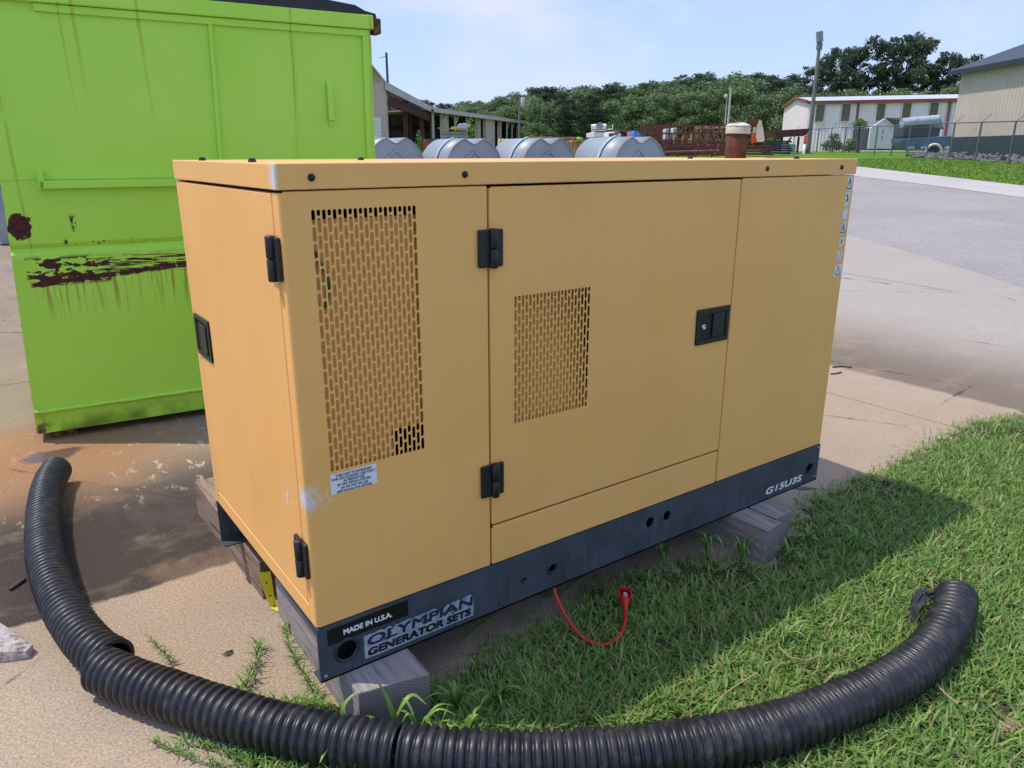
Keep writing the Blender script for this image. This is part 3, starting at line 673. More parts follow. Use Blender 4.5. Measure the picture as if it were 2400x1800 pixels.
def screw(x, z, mt, r=.0085, y=-ov):
    mb = G(); Mx = Matrix.Translation((x, y, z)) @ Matrix.Rotation(math.pi / 2, 4, 'X')
    mb.lathe([(0.0001, .0055), (r * .55, .005), (r * .9, .0028), (r, 0), (r, -.001)], 12, Mx); mb.box(-r * .6, r * .6, -.0008, .0008, .0046, .0058, Mx)
    mb.build('screw', mt, gen)
for x, mt in ((.073, SCREW), (.453, SCREW), (1.607, RSCREW), (2.031, SCREW)): screw(x, 1.372, mt)
for x, y in ((.035, .70), (.035, .26), (.42, .50), (1.58, .30), (1.91, .10)):
    mb = G(); mb.lathe([(.0001, .008), (.008, .0075), (.0085, .004), (.010, .003), (.010, -.001)], 6, Matrix.Translation((x, y, ZC + .0005)), False); mb.build('roof_bolt', SCREW, gen)
# hinges: two leaves and a two-piece barrel
def hinge(Mx, par):
    h = obj('hinge', bpy.data.meshes.new('hinge'), BLACKP, gen); 
    def bl(name, fn, bev):
        mb = MB(); fn(mb)
        for i, v in enumerate(mb.v): mb.v[i] = tuple((Mx @ Vector(v)) - GB)
        return mb.build(name, BLACKP, h, bevel=bev)
    bl('leaf', lambda mb: mb.box(-.036, -.002, -.010, .0, -.047, .047), .004)
    bl('leaf', lambda mb: mb.box(.004, .038, -.010, .0, -.047, .047), .004)
    def barrel(z0, z1):
        def f(mb): mb.lathe([(.0001, z0), (.0095, z0), (.0115, z0 + .002), (.0115, z1 - .002), (.0095, z1), (.0001, z1)], 20, Matrix.Translation((.006, -.012, 0)))
        return f
    bl('barrel', barrel(-.049, -.0008), 0); bl('barrel', barrel(.0008, .049), 0)
    return h
for z in (1.193, .5625): hinge(Matrix.Translation((.5225, 0, z)), door)
RZ = Matrix.Rotation(-math.pi / 2, 4, 'Z')
for z in (1.204, .481): hinge(Matrix.Translation((0, .046, z)) @ RZ, edoor)
# latches: bezel frame, sunk cup, paddle, lock
def latch(Mx, W, H, flip, lock=True):
    h = obj('door_latch', bpy.data.meshes.new('latch'), BLACKP, gen)
    def bl(name, fn, bev, mt=BLACKP):
        mb = MB(); fn(mb)
        for i, v in enumerate(mb.v): mb.v[i] = tuple((Mx @ Vector(v)) - GB)
        return mb.build(name, mt, h, bevel=bev)
    f = .016
    def bez(mb):
        mb.box(-W / 2, W / 2, -.006, .0, H / 2 - f, H / 2); mb.box(-W / 2, W / 2, -.006, .0, -H / 2, -H / 2 + f)
        mb.box(-W / 2, -W / 2 + f, -.006, .0, -H / 2 + f, H / 2 - f); mb.box(W / 2 - f, W / 2, -.006, .0, -H / 2 + f, H / 2 - f)
    bl('bezel', bez, .0022)
    bl('cup', lambda mb: mb.box(-W / 2 + .012, W / 2 - .012, -.0024, -.0012, -H / 2 + .012, H / 2 - .012), 0, BLACKI)
    s = -1 if flip else 1
    x0, x1 = sorted((s * (-.004), s * (W / 2 - .027)))
    bl('paddle', lambda mb: mb.box(x0, x1, -.0085, -.0015, -H / 2 + .020, H / 2 - .020), .002)
    if lock: bl('lock_cylinder', lambda mb: mb.lathe([(.0095, 0), (.0095, .006), (.008, .0075), (.0035, .0075), (.003, .004), (.0001, .004)], 18, Matrix.Translation((-s * (W / 2 - .032), -.0014, 0)) @ Matrix.Rotation(math.pi / 2, 4, 'X')), 0, CHROME)
latch(Matrix.Translation((1.3985, -.001, .8825)), .158, .118, False)
latch(Matrix.Translation((-.001, .772, .886)) @ RZ, .158, .128, False, False)
# base rails: open channels
def holeplate(mb, x0, x1, z0, z1, y, holes, depth=.006):
    cur = x0
    for xc, zc, r in sorted(holes):
        xa, xb = xc - r - .012, xc + r + .012
        quadY(mb, cur, xa, z0, z1, y); cur = xb
        ang = sorted(list(np.linspace(0, 2 * math.pi, 28, endpoint=False)) + [math.atan2(zz - zc, xx - xc) % (2 * math.pi) for xx in (xa, xb) for zz in (z0, z1)])
        ring, o_ = [], []
        for a in ang:
            c, s = math.cos(a), math.sin(a); ring.append((xc + r * c, zc + r * s))
            t = min([(xb - xc) / c if c > 1e-9 else (xa - xc) / c if c < -1e-9 else 1e9, (z1 - zc) / s if s > 1e-9 else (z0 - zc) / s if s < -1e-9 else 1e9]); o_.append((xc + t * c, zc + t * s))
        n = len(ang); vs = [(a, y, b) for a, b in o_] + [(a, y, b) for a, b in ring] + [(a, y + depth, b) for a, b in ring]
        mb.add(vs, [q for i in range(n) for q in ((i, n + i, n + (i + 1) % n, (i + 1) % n), (n + i, 2 * n + i, 2 * n + (i + 1) % n, n + (i + 1) % n))])
    quadY(mb, cur, x1, z0, z1, y)
yr = -.0022
m = G(); holeplate(m, -.001, GX + .001, ZS, ZB - .0015, yr, [(.073, .2085, .029), (.634, .212, .007), (.743, .212, .014), (1.161, .239, .019), (1.243, .239, .018), (2.065, .209, .020)])
m.box(-.001, GX + .001, yr, .048, ZS, ZS + .005); m.add([(-.001, yr, ZB - .0015), (GX + .001, yr, ZB - .0015), (GX + .001, .03, ZB - .0015), (-.001, .03, ZB - .0015)], [(0, 1, 2, 3)])
m.add([(-.001, yr, ZS), (-.001, yr + .006, ZS), (-.001, yr + .006, ZB - .002), (-.001, yr, ZB - .002)], [(0, 1, 2, 3)]); m.add([(GX + .001, yr, ZS), (GX + .001, yr + .006, ZS), (GX + .001, yr + .006, ZB - .002), (GX + .001, yr, ZB - .002)], [(3, 2, 1, 0)])
rail = m.build('base_rail', RAIL, gen)
m = G(); m.box(.03, GX - .004, .052, .056, ZS + .001, ZB - .01); m.box(GX - .004, GX - .001, .006, .051, ZS + .006, ZB - .01); m.build('rail_shade_plate', DARKIN, gen)  # dark plates added behind the holes to stop light and paint in shade
m = G(); m.box(-.001, GX + .001, GW - .005, GW, ZS, ZB - .002); m.box(-.001, GX + .001, GW - .048, GW - .0052, ZS, ZS + .005); m.build('base_rail', RAIL, gen)
for x in (.35, 1.06, 1.80):
    m = G(); m.box(x, x + .05, .056, GW - .006, ZS + .02, ZB - .007); m.build('cross_member', RAIL, gen)
def ringY(xc, zc, r, w, mt, nm='grommet', t=.004):
    mb = G(); mb.lathe([(r - .002, -.004), (r - .002, t * .6), (r, t), (r + w, t), (r + w + .002, t * .4), (r + w + .002, 0)], 32, Matrix.Translation((xc, yr, zc)) @ Matrix.Rotation(math.pi / 2, 4, 'X')); mb.build(nm, mt, gen)
RAILD = plain('dark_rail_edge', (.022, .026, .034), .5, 0, .2, 30)
ringY(.073, .2085, .029, .0045, RAILD); ringY(2.065, .209, .020, .0035, RAILD); ringY(.634, .212, .007, .003, RAILD); ringY(.743, .212, .014, .004, RAILD)
for xc, zc in ((.012, .156), (2.112, .285), (2.110, .160)):
    mb = G(); mb.lathe([(.0001, .004), (.004, .0035), (.0055, .001), (.0055, 0)], 10, Matrix.Translation((xc, yr, zc)) @ Matrix.Rotation(math.pi / 2, 4, 'X')); mb.build('rivet', GALV, gen)
# decals on the rail and the panels
def plateY(name, pts, y, mt, t=.0006, par=gen):
    mb = G(); mb.prism([(x, y, z) for x, z in pts][::-1], (0, -t, 0)); return mb.build(name, mt, par)
RX = (math.pi / 2, 0, 0)
def lp(x, z, y): return Vector((x, y, z)) - GB
yl = yr - .0003
o = plateY('origin_label', [(.0245, .2395), (.2505, .2415), (.2505, .2885), (.0245, .2845)], yl, BLACKL)
text('lettering', 'MADE IN U.S.A.', .0212, WHITEI, gen, lp(.066, .2565, yl - .0010), RX, bold=.0007, width=.136, height=.0155)
rj = random.Random(3)
def ragged(x0, x1, z0, z1, n=40, a=.006):
    top = [(x0 + (x1 - x0) * i / n, z1 - rj.random() ** 3 * a * 1.3) for i in range(n + 1)]
    bot = [(x1 - (x1 - x0) * i / 8, z0 + rj.random() * a * .15) for i in range(9)]
    return top[::-1] + bot[::-1]
plateY('brand_label', ragged(.1205, .4565, .1585, .2295), yl, SILVERL, .0005)
for k in range(9):
    cx = .13 + .32 * rj.random(); cz = .196 + .030 * rj.random(); w_ = .004 + .010 * rj.random()
    pts = [(cx + w_ * math.cos(a) * (.5 + rj.random()), cz + w_ * .6 * math.sin(a) * (.5 + rj.random())) for a in np.linspace(0, 2 * math.pi, 8, endpoint=False)]
    plateY('peeled_patch', pts, yl - .0006, PEEL if k % 3 else RAIL, .0002)
text('lettering', 'OLYMPIAN', .0415, NAVYI, gen, lp(.126, .1960, yl - .0009), RX, bold=.0013, width=.326, height=.0295, shear=.08)
text('lettering', 'GENERATOR SETS', .0292, BLACKI, gen, lp(.1275, .1660, yl - .0008), RX, bold=.0016, width=.318, height=.0235, shear=.10)
text('model_code', 'G15U3S', .0370, WHITEI, gen, lp(1.786, .1645, yl - .0003), RX, bold=.0011, width=.230, height=.0275, shear=.14)
lab = plateY('notice_label', [(.067, .6425), (.182, .6435), (.184, .6455), (.184, .6935), (.182, .6955), (.0665, .6945), (.0645, .6925), (.0645, .6445)], -.0003, WHITEL)
for k, (t_, s_) in enumerate((('THIS UNIT IS INTENDED', .0086), ('FOR STATIONARY USE ONLY', .0086), ('AS PERMITTED', .0086), ('BY EPA REGULATIONS', .0086), ('(40 CFR PART 89.2 (2))', .0072), ('(SEE MANUAL FOR DETAILS)', .0072))):
    text('lettering', t_, s_, GREYI, gen, lp(.124, .6855 - k * .0082, -.0013), RX, bold=.00022, align='CENTER')
ys = -.0004
ST = [[(2.082, 1.288), (2.113, 1.288), (2.114, 1.338), (2.083, 1.336)], [(2.080, 1.232), (2.108, 1.236), (2.112, 1.283), (2.084, 1.283)], [(2.079, 1.189), (2.106, 1.190), (2.111, 1.226), (2.082, 1.221)],
      [(2.074, 1.139), (2.107, 1.136), (2.113, 1.180), (2.083, 1.178)], [(2.079, 1.094), (2.109, 1.093), (2.109, 1.122), (2.081, 1.121)], [(2.084, 1.035), (2.104, 1.035), (2.110, 1.071), (2.076, 1.071)], [(2.070, .977), (2.115, .980), (2.117, 1.024), (2.073, 1.021)]]
for k, q in enumerate(ST):
    mid = [((q[i][0] + q[(i + 1) % 4][0]) / 2 + rj.uniform(-.0018, .0018), (q[i][1] + q[(i + 1) % 4][1]) / 2 + rj.uniform(-.0018, .0018)) for i in range(4)]
    plateY('warning_label', [p for i in range(4) for p in (q[i], mid[i])], ys, WHITEL)
def tri_out(cx, cz, w, h, t=.0028):
    a = [(cx - w / 2, cz - h / 2), (cx + w / 2, cz - h / 2), (cx, cz + h / 2)]; c = (cx, cz - h / 6); k = 1 - t * 3.2 / w
    b = [(c[0] + (x - c[0]) * k, c[1] + (z - c[1]) * k) for x, z in a]
    mb = G(); y = ys - .0009; mb.add([(x, y, z) for x, z in a] + [(x, y, z) for x, z in b], [(0, 1, 4, 3), (1, 2, 5, 4), (2, 0, 3, 5)]); mb.build('warning_triangle', NAVYI, gen)
tri_out(2.099, 1.316, .034, .042); tri_out(2.093, 1.158, .032, .038); tri_out(2.094, 1.001, .032, .036)
def inkY(pts): plateY('warning_mark', pts, ys - .0008, NAVYI, .0002)
inkY([(2.0975, 1.309), (2.1005, 1.309), (2.1012, 1.326), (2.0968, 1.326)]); inkY([(2.0975, 1.302), (2.1005, 1.302), (2.1005, 1.306), (2.0975, 1.306)]); inkY([(2.0965, 1.291), (2.099, 1.291), (2.0985, 1.296), (2.097, 1.296)])
inkY([(2.092, 1.272), (2.096, 1.276), (2.104, 1.250), (2.101, 1.247)]); inkY([(2.088, 1.255), (2.091, 1.250), (2.103, 1.262), (2.101, 1.266)]); inkY([(2.090, 1.268), (2.098, 1.266), (2.096, 1.277), (2.091, 1.277)])
inkY([(2.086, 1.150), (2.100, 1.149), (2.100, 1.152), (2.086, 1.153)]); inkY([(2.088, 1.157), (2.098, 1.156), (2.101, 1.160), (2.092, 1.163)])
inkY([(2.088, 1.100), (2.094, 1.098), (2.099, 1.114), (2.092, 1.116)]); inkY([(2.0935, 1.036), (2.0955, 1.036), (2.099, 1.070), (2.097, 1.070)])
# exhaust stack with flapper rain cap, as one welded stub
EX = Vector((2.0, .44, ZC))
ex = obj('exhaust_stack', bpy.data.meshes.new('exhaust_stack'), RUST, gen, EX - GB)
ex.scale = (.93, .93, .87); lean = Matrix.Rotation(R(2.0), 4, 'Y')
m = MB(); m.lathe([(.043, -.004), (.044, .0), (.0445, .05), (.0445, .110), (.038, .110), (.038, .0)], 28, lean); m.build('pipe', RUST, ex)
m = MB(); m.lathe([(.0447, .104), (.050, .104), (.0505, .106), (.0515, .134), (.0500, .1355), (.044, .1355)], 28, lean); m.build('clamp_band', CAPG, ex)
m = MB(); m.lathe([(.0525, .136), (.0530, .1375), (.047, .143), (.030, .1515), (.014, .1535), (.0001, .154)], 28, lean); m.build('flap', CAPM, ex)
hd = Vector((RT.x, RT.y, 0)); Mh = Matrix((hd, (-FW.x, -FW.y, 0), (0, 0, 1))).transposed().to_4x4()
Mh.translation = Vector((.004, 0, 0))
def hb(nm, fn, mt, bev=.001):
    mb = MB(); fn(mb); mb.v = [tuple(Mh @ Vector(v)) for v in mb.v]; return mb.build(nm, mt, ex, bevel=bev)
hb('hinge_arm', lambda mb: mb.prism([(.018, -.012, .152), (.034, -.012, .166), (.082, -.012, .166), (.090, -.012, .158), (.090, -.012, .137), (.058, -.012, .137)], (0, .026, 0)), RUST)
hb('counterweight', lambda mb: mb.prism([(.082, -.016, .163), (.091, -.016, .160), (.108, -.016, .096), (.112, -.016, .078), (.106, -.016, .070), (.080, -.016, .070), (.074, -.016, .090), (.074, -.016, .136)], (0, .034, 0)), CAPG)
hb('weight_rib', lambda mb: mb.prism([(.056, -.010, .104), (.073, -.010, .104), (.078, -.010, .074), (.088, -.010, .068), (.070, -.010, .066), (.058, -.010, .066)], (0, .02, 0)), ORANGER)
hb('hinge_lug', lambda mb: mb.lathe([(.0001, .016), (.0085, .016), (.0095, .013), (.0095, -.01)], 14, Matrix.Translation((.062, 0, .120)) @ Matrix.Rotation(math.pi / 2, 4, 'X')), CAPG, 0)
hb('hinge_bolt', lambda mb: (mb.box(.060, .088, -.010, .010, .108, .133), mb.lathe([(.0001, .018), (.006, .017), (.0065, .0)], 8, Matrix.Translation((.088, -.008, .121)) @ Matrix.Rotation(math.pi / 2, 4, 'X'))), CAPG, 0)

# red battery lead hanging out below the rail
lead = thing('battery_lead', 'red battery cable with square terminal boot looping onto the grass', 'cable', (.86, .02, 0))
lo = Vector((.86, .02, 0))
def cat(pts, n=8):
    P = [Vector(p) for p in pts]; P = [P[0] * 2 - P[1]] + P + [P[-1] * 2 - P[-2]]; o_ = []
    for i in range(1, len(P) - 2):
        for k in range(n):
            t = k / n; a, b, c, d = P[i - 1], P[i], P[i + 1], P[i + 2]
            o_.append(.5 * ((2 * b) + (c - a) * t + (2 * a - 5 * b + 4 * c - d) * t * t + (3 * b - a - 3 * c + d) * t ** 3))
    return o_ + [P[-2]]
z1_ = lambda x, y: (1100 + x * .5877, 950 + y * .5877)
def lz(x, y, z): return onz(*z1_(x, y), z)
cp = [Vector((.775, .03, .17)), lz(338, 735, .125), lz(365, 805, .085), lz(400, 865, .055), lz(440, 915, .036), lz(490, 945, .028), lz(540, 955, .026), lz(590, 930, .028), lz(613, 890, .034), lz(623, 850, .040), lz(622, 822, .044)]
m = MB(off=lo); m.tube(cat(cp), .0062, 10); m.build('cable', REDC, lead)
b0 = lz(622, 825, .044); b1 = lz(620, 785, .050); b2 = lz(622, 745, .060)
m = MB(off=lo); m.tube([b0, b0.lerp(b1, .5), b1, b1.lerp(b2, .25)], [.0075, .009, .013, .017], 10); m.build('boot_sleeve', REDC, lead)
ax = (b2 - b1).normalized(); sx_ = ax.cross(Vector((0, 0, 1))).normalized(); uz = sx_.cross(ax)
Mb = Matrix((sx_, ax, uz)).transposed().to_4x4(); Mb.translation = b1.lerp(b2, .2)
m = MB(); m.box(-.021, .021, 0, .042, -.012, -.009); m.box(-.021, -.018, 0, .042, -.009, .014); m.box(.018, .021, 0, .042, -.009, .014); m.box(-.018, .018, 0, .003, -.009, .014); m.box(-.018, .018, .039, .042, -.009, .014)
m.v = [tuple(Mb @ Vector(v) - lo) for v in m.v]; m.build('boot', REDC, lead, bevel=.0012)
m = MB(); m.box(-.006, .006, .006, .034, -.008, -.003); m.lathe([(.009, -.003), (.009, .005), (.0045, .005), (.0045, -.003)], 12, Matrix.Translation((0, .022, 0)))
m.v = [tuple(Mb @ Vector(v) - lo) for v in m.v]; m.build('terminal', CHROME, lead)

# ---------------------------------------------------------------- timbers under the generator
def timber(label, x0, x1, y0, y1, z1, mt, rz=0, cut=0, grooves=()):
    c = Vector(((x0 + x1) / 2, (y0 + y1) / 2, 0)); w_, l_ = x1 - x0, y1 - y0
    o = MB().box(-w_ / 2, w_ / 2, -l_ / 2, l_ / 2, 0, z1).build('support_timber', mt, None, bevel=.004)
    # wavy, checked faces
    bm = bmesh.new(); bm.from_mesh(o.data)
    bmesh.ops.subdivide_edges(bm, edges=[e for e in bm.edges if e.calc_length() > .12], cuts=10, use_grid_fill=True)
    for v in bm.verts:
        v.co.x += rj.uniform(-.0012, .0012); v.co.z += rj.uniform(-.001, .0004)
        if v.co.y < -l_ / 2 + .02: v.co.y += cut * (v.co.x / w_)
        if v.co.z < .01: v.co.z = 0
        v.co.z = min(v.co.z, z1 - .0004)
    bm.to_mesh(o.data); bm.free()
    o.location = c; o.rotation_euler = (0, 0, rz); tag(o, label, 'timber', 'timbers under the generator'); return o
timber('wide grey weathered timber under the label end of the skid', .066, .250, -.108, .560, ZS, WGREY, R(-1.2), -.035)
timber('brown knotty timber under the rear rail beside the yellow bracket', .055, .195, .678, 1.47, ZS, WBROWN, R(.8))
timber('grey timber under the exhaust end, nearer of the side by side pair', 1.590, 1.686, -.156, 1.02, ZS, WGREY, R(.2), .012)
timber('grey timber under the exhaust end, farther of the side by side pair', 1.700, 1.797, -.118, 1.06, ZS, WGREY, R(-.1), .008)
br = MB(off=(.055, .63, 0))
prof = [(.000, .004), (.006, .02), (.012, .05), (.013, .09), (.010, .128)]
pb = [Vector((.030 + a * 0, .628 - b * .12, 0)) for a, b in prof]
bx, by = .062, .628
pts = [(bx + .020, by - .050, .003), (bx + .010, by - .028, .010), (bx + .004, by - .018, .045), (bx + .000, by - .010, .090), (bx - .002, by - .006, .132)]
ws = [.022, .024, .026, .034, .036]
vv = []
for (x, y, z), wd in zip(pts, ws): vv += [(x - .45 * wd, y + .2 * wd, z), (x + .45 * wd, y - .2 * wd, z)]
br.add(vv, [(2 * i, 2 * i + 1, 2 * i + 3, 2 * i + 2) for i in range(4)]); br.add([(x, y + .0025, z - .0008) for x, y, z in vv], [(2 * i + 2, 2 * i + 3, 2 * i + 1, 2 * i) for i in range(4)])
bk = br.build('steel_bracket', YELB, None, loc=(.055, .63, 0)); tag(bk, 'bright yellow bent strap bracket leaning between the two timbers', 'bracket')
for (x, y, z) in [(pts[k][0] - .001, pts[k][1], pts[k][2]) for k in (1, 2, 3, 4)]:
    mb = MB(off=(.055, .63, 0)); mb.lathe([(.0001, .0006), (.0032, .0006), (.0032, 0)], 10, Matrix.Translation((x, y - .0012, z + .004)) @ Matrix.Rotation(math.pi / 2, 4, 'X')); mb.build('bolt_hole', BLACKI, bk)

# ---------------------------------------------------------------- corrugated pipes
def pipe(label, ctrl, R0=.0635, pitch=.0248, nseg=40, dbl=False, dep=.0105):
    c = cat(ctrl, 40); L_ = [0]
    for a, b in zip(c, c[1:]): L_.append(L_[-1] + (b - a).length)
    tot = L_[-1]; spp = 8; n = int(tot / pitch * spp); C_ = np.array([tuple(p) for p in c]); S = np.linspace(0, tot, n)
    Q = np.stack([np.interp(S, L_, C_[:, k]) for k in range(3)], 1)
    for _ in range(6): Q[1:-1] = (Q[:-2] + 2 * Q[1:-1] + Q[2:]) / 4
    T = np.gradient(Q, axis=0); T /= np.linalg.norm(T, axis=1)[:, None]
    U = np.cross(np.tile([0, 0, 1.], (n, 1)), T); U /= np.linalg.norm(U, axis=1)[:, None]; W = np.cross(T, U)
    wob = np.cumsum(np.random.default_rng(len(ctrl)).normal(0, 1, n)); wob = np.convolve(wob - np.linspace(wob[0], wob[-1], n), np.ones(41) / 41, 'same'); ph = S / pitch * 2 * np.pi + wob * .05; cr_ = .5 + .5 * np.cos(ph); v_ = (1 - cr_) ** 2.2
    Rr = R0 - dep * v_
    if dbl: Rr = Rr - .0016 * np.exp(-((np.mod(ph + np.pi, 2 * np.pi) - np.pi) / .33) ** 2)
    # walls lean and vary a little
    Rr = Rr * (1 + .010 * np.sin(S * 9.0) + .007 * np.sin(S * 31) + .004 * np.sin(S * 83))
    a = np.linspace(0, 2 * np.pi, nseg, endpoint=False)
    sq = 1 - .02 * np.cos(2 * a)[None, :]
    V = Q[:, None, :] + Rr[:, None, None] * (sq[:, :, None] * (np.cos(a)[None, :, None] * U[:, None, :] + np.sin(a)[None, :, None] * W[:, None, :] * .985))
    Vi = Q[:, None, :] + (R0 - dep - .004) * (np.cos(a)[None, :, None] * U[:, None, :] + np.sin(a)[None, :, None] * W[:, None, :])
    base = Vector(ctrl[len(ctrl) // 2]); base.z = 0
    idx = np.arange(n * nseg).reshape(n, nseg); nx_ = np.roll(idx, -1, 1)
    F = np.stack([idx[:-1], nx_[:-1], nx_[1:], idx[1:]], -1).reshape(-1, 4)
    k = n * nseg; Fi = np.stack([idx[:-1], idx[1:], nx_[1:], nx_[:-1]], -1).reshape(-1, 4) + k
    e0 = np.stack([idx[0], idx[0] + k, nx_[0] + k, nx_[0]], -1); e1 = np.stack([idx[-1], nx_[-1], nx_[-1] + k, idx[-1] + k], -1)
    AF = np.concatenate([F, Fi, e0, e1]); V2 = np.concatenate([V.reshape(-1, 3), Vi.reshape(-1, 3)]) - np.array(base)
    o = npmesh('drain_pipe', V2, AF.ravel(), np.arange(len(AF)) * 4, np.full(len(AF), 4), PIPE)
    o.data.polygons.foreach_set('use_smooth', np.ones(len(AF), bool)); o.location = base
    tag(o, label, 'pipe', 'lengths of black corrugated drain pipe'); return o
zr = .0635
pipe('black corrugated pipe length curving back towards the green dumpster', [(-.385, 2.135, zr), (-.428, 1.98, zr), (-.472, 1.69, zr), (-.499, 1.33, zr), (-.497, 1.03, zr), (-.476, .80, zr), (-.442, .62, zr), (-.405, .52, zr)])
pipe('black corrugated pipe length on the concrete nearest the skid corner', [(-.437, .500, zr), (-.380, .395, zr), (-.266, .215, zr), (-.168, .068, zr), (-.064, -.070, zr), (.018, -.166, zr + .002), (.088, -.240, zr + .004)])
pc = pipe('black corrugated pipe length lying on the grass with a torn curled end', [(.096, -.248, zr + .005), (.18, -.33, zr + .006), (.34, -.455, zr + .006), (.60, -.608, zr + .006), (.87, -.722, zr + .006), (1.173, -.786, zr + .006), (1.40, -.800, zr + .006), (1.56, -.782, zr + .006), (1.72, -.745, zr + .006), (1.83, -.705, zr + .006)], pitch=.0245, dbl=True)
# torn strips at the far end
fl = [Vector((1.80, -.650, .065)), Vector((1.775, -.622, .075)), Vector((1.72, -.628, .060)), Vector((1.68, -.640, .028)), Vector((1.655, -.640, .012))]
mb = MB(off=pc.location)
for k, dy in enumerate((0, -.022)):
    q = [p + Vector((-.018 * k, dy, -.006 * k)) for p in fl]
    for a, b in zip(q, q[1:]):
        s_ = Vector((.006, .011, 0)); mb.add([a - s_, a + s_, b + s_, b - s_], [(0, 1, 2, 3)]); mb.add([p - Vector((0, 0, .0025)) for p in (a - s_, a + s_, b + s_, b - s_)], [(3, 2, 1, 0)])
mb.tube([(1.83, -.665, .07), (1.80, -.652, .07), (1.775, -.64, .066)], .006, 6); mb.build('torn_strip', PIPE, pc)

# ---------------------------------------------------------------- loose bits on the concrete
rb = random.Random(5)
mb = MB()
tp = [(-.74, .98), (-.655, .985), (-.615, .90), (-.581, .80), (-.60, .775), (-.66, .80), (-.74, .84)]
b_ = [(x + rb.uniform(-.006, .006), y + rb.uniform(-.006, .006), 0) for x, y in tp]; t_ = [(x * .985 - .010, y * .985 + .012, .030 + rb.uniform(-.006, .006)) for x, y in tp]
mm = [(x - .001, y + rb.uniform(-.004, .006), .016) for x, y in tp]
n = len(tp); off = Vector((-.66, .88, 0)); mb.off = off
mb.add(b_ + mm + t_, [(i, (i + 1) % n, n + (i + 1) % n, n + i) for i in range(n)] + [(n + i, n + (i + 1) % n, 2 * n + (i + 1) % n, 2 * n + i) for i in range(n)] + [tuple(range(2 * n, 3 * n))])
c_ = mb.build('concrete_chunk', CHUNK, None, bevel=.002, loc=off); tag(c_, 'broken white topped concrete chunk at the edge of the frame', 'rubble')
def stick(label, pts, r, mt=None, name='stick', cat_='stick', grp=None):
    c = Vector(pts[0]); c.z = 0; mb = MB(off=c); mb.tube([Vector(p) for p in pts], r, 6); o = mb.build(name, mt or OLDW, None, loc=c); tag(o, label, cat_, grp); return o
def sp(*q, z=.006): return [onz(x, y, z) for x, y in q]
stick('flat grey splinter of wood poking from under the black pipe', sp((22, 1382), (40, 1370), (58, 1357)), [.006, .008, .007])
stick('dark twig on the concrete at the far end of the generator', sp((1952, 860), (1975, 858), (1998, 861)), .006)
stick('short dark twig beside a longer one beyond the generator', sp((1947, 876), (1960, 875), (1972, 872)), .005)
for lab_, q in (('dry tan straw in the grass below the timbers', ((1825, 1515), (1850, 1540), (1890, 1548), (1925, 1535))), ('long pale straw lying in the grass near the pipe', ((1675, 1645), (1720, 1610), (1775, 1577))), ('bent pale straw on the grass outside the pipe bend', ((2190, 1600), (2215, 1625), (2245, 1650)))):
    stick(lab_, sp(*q, z=.045), .0022, plain('dry_straw_%d' % len(MATS), (.38, .27, .14), .8), 'straw', 'straw')
lf = MB(); off = onz(535, 1528, 0); lf.off = off
lp_ = [onz(x, y, z) for x, y, z in ((520, 1535, .004), (530, 1526, .012), (545, 1522, .014), (548, 1530, .004), (533, 1534, .008))]
lf.add(lp_, [(0, 1, 2, 3, 4)]); lf.add([p - Vector((0, 0, .001)) for p in lp_], [(4, 3, 2, 1, 0)]); o = lf.build('dead_leaf', OLDW, None, loc=off); tag(o, 'curled dark dead leaf on the concrete by the skid corner', 'leaf')

# weeds: broad crabgrass blades round the front timber, runners over the slab
WEEDM = mat('weed_leaf', lambda N: (N.set(col=N.ramp(N.island(), (0, (.085, .20, .03)), (1, (.17, .31, .05))), rough=.45, spec=.4)))
def blade_strip(mb, pts, w0, fold=.25):
    P = cat(pts, 5); k = len(P); vs = []
    for i, p in enumerate(P):
        t = i / (k - 1); w_ = w0 * (math.sin(math.pi * min(1, .18 + t * .82)) ** .7) * (1 if t < .999 else .02)
        d = (P[min(i + 1, k - 1)] - P[max(i - 1, 0)]).normalized(); s_ = d.cross(Vector((0, 0, 1)))
        if s_.length < .1: s_ = Vector((1, 0, 0))
        s_.normalize(); u = s_.cross(d)
        vs += [p - s_ * w_ / 2 + u * w_ * fold, p, p + s_ * w_ / 2 + u * w_ * fold]
    mb.add(vs, [f for i in range(k - 1) for f in ((3 * i, 3 * i + 1, 3 * i + 4, 3 * i + 3), (3 * i + 1, 3 * i + 2, 3 * i + 5, 3 * i + 4))], True)
def weed(label, base, leaves, name='weed'):
    base = Vector(base); mb = MB(off=base)
    for pts, w_ in leaves: blade_strip(mb, [base + Vector(p) for p in pts], w_)
    o = mb.build(name, WEEDM, None, loc=base); tag(o, label, 'weed', 'broad bladed weeds'); return o
def leafset(seed, n, h, w0, lean=.6):
    q = random.Random(seed); L2 = []
    for k in range(n):
        a = q.uniform(0, 6.283); hh = h * q.uniform(.55, 1.1); r = hh * q.uniform(.3, 1) * lean; ca, sa = math.cos(a), math.sin(a)
        L2.append(([(0, 0, 0), (ca * r * .25, sa * r * .25, hh * .55), (ca * r * .7, sa * r * .7, hh * .85), (ca * r * 1.25, sa * r * 1.25, hh * .66)], w0 * q.uniform(.7, 1.1)))
    return L2
weed('tall broad green weed standing against the front timber end', (.115, -.150, .01), [([(0, 0, 0), (.005, .0, .07), (-.005, .02, .13), (-.02, .035, .175)], .016), ([(0, 0, .03), (.03, -.01, .10), (.06, -.01, .115), (.085, -.035, .09)], .013), ([(0, 0, .02), (-.03, -.005, .075), (-.06, .00, .10), (-.075, .012, .095)], .016), ([(0, 0, .0), (.03, -.03, .04), (.055, -.05, .045), (.08, -.085, .02)], .015)])
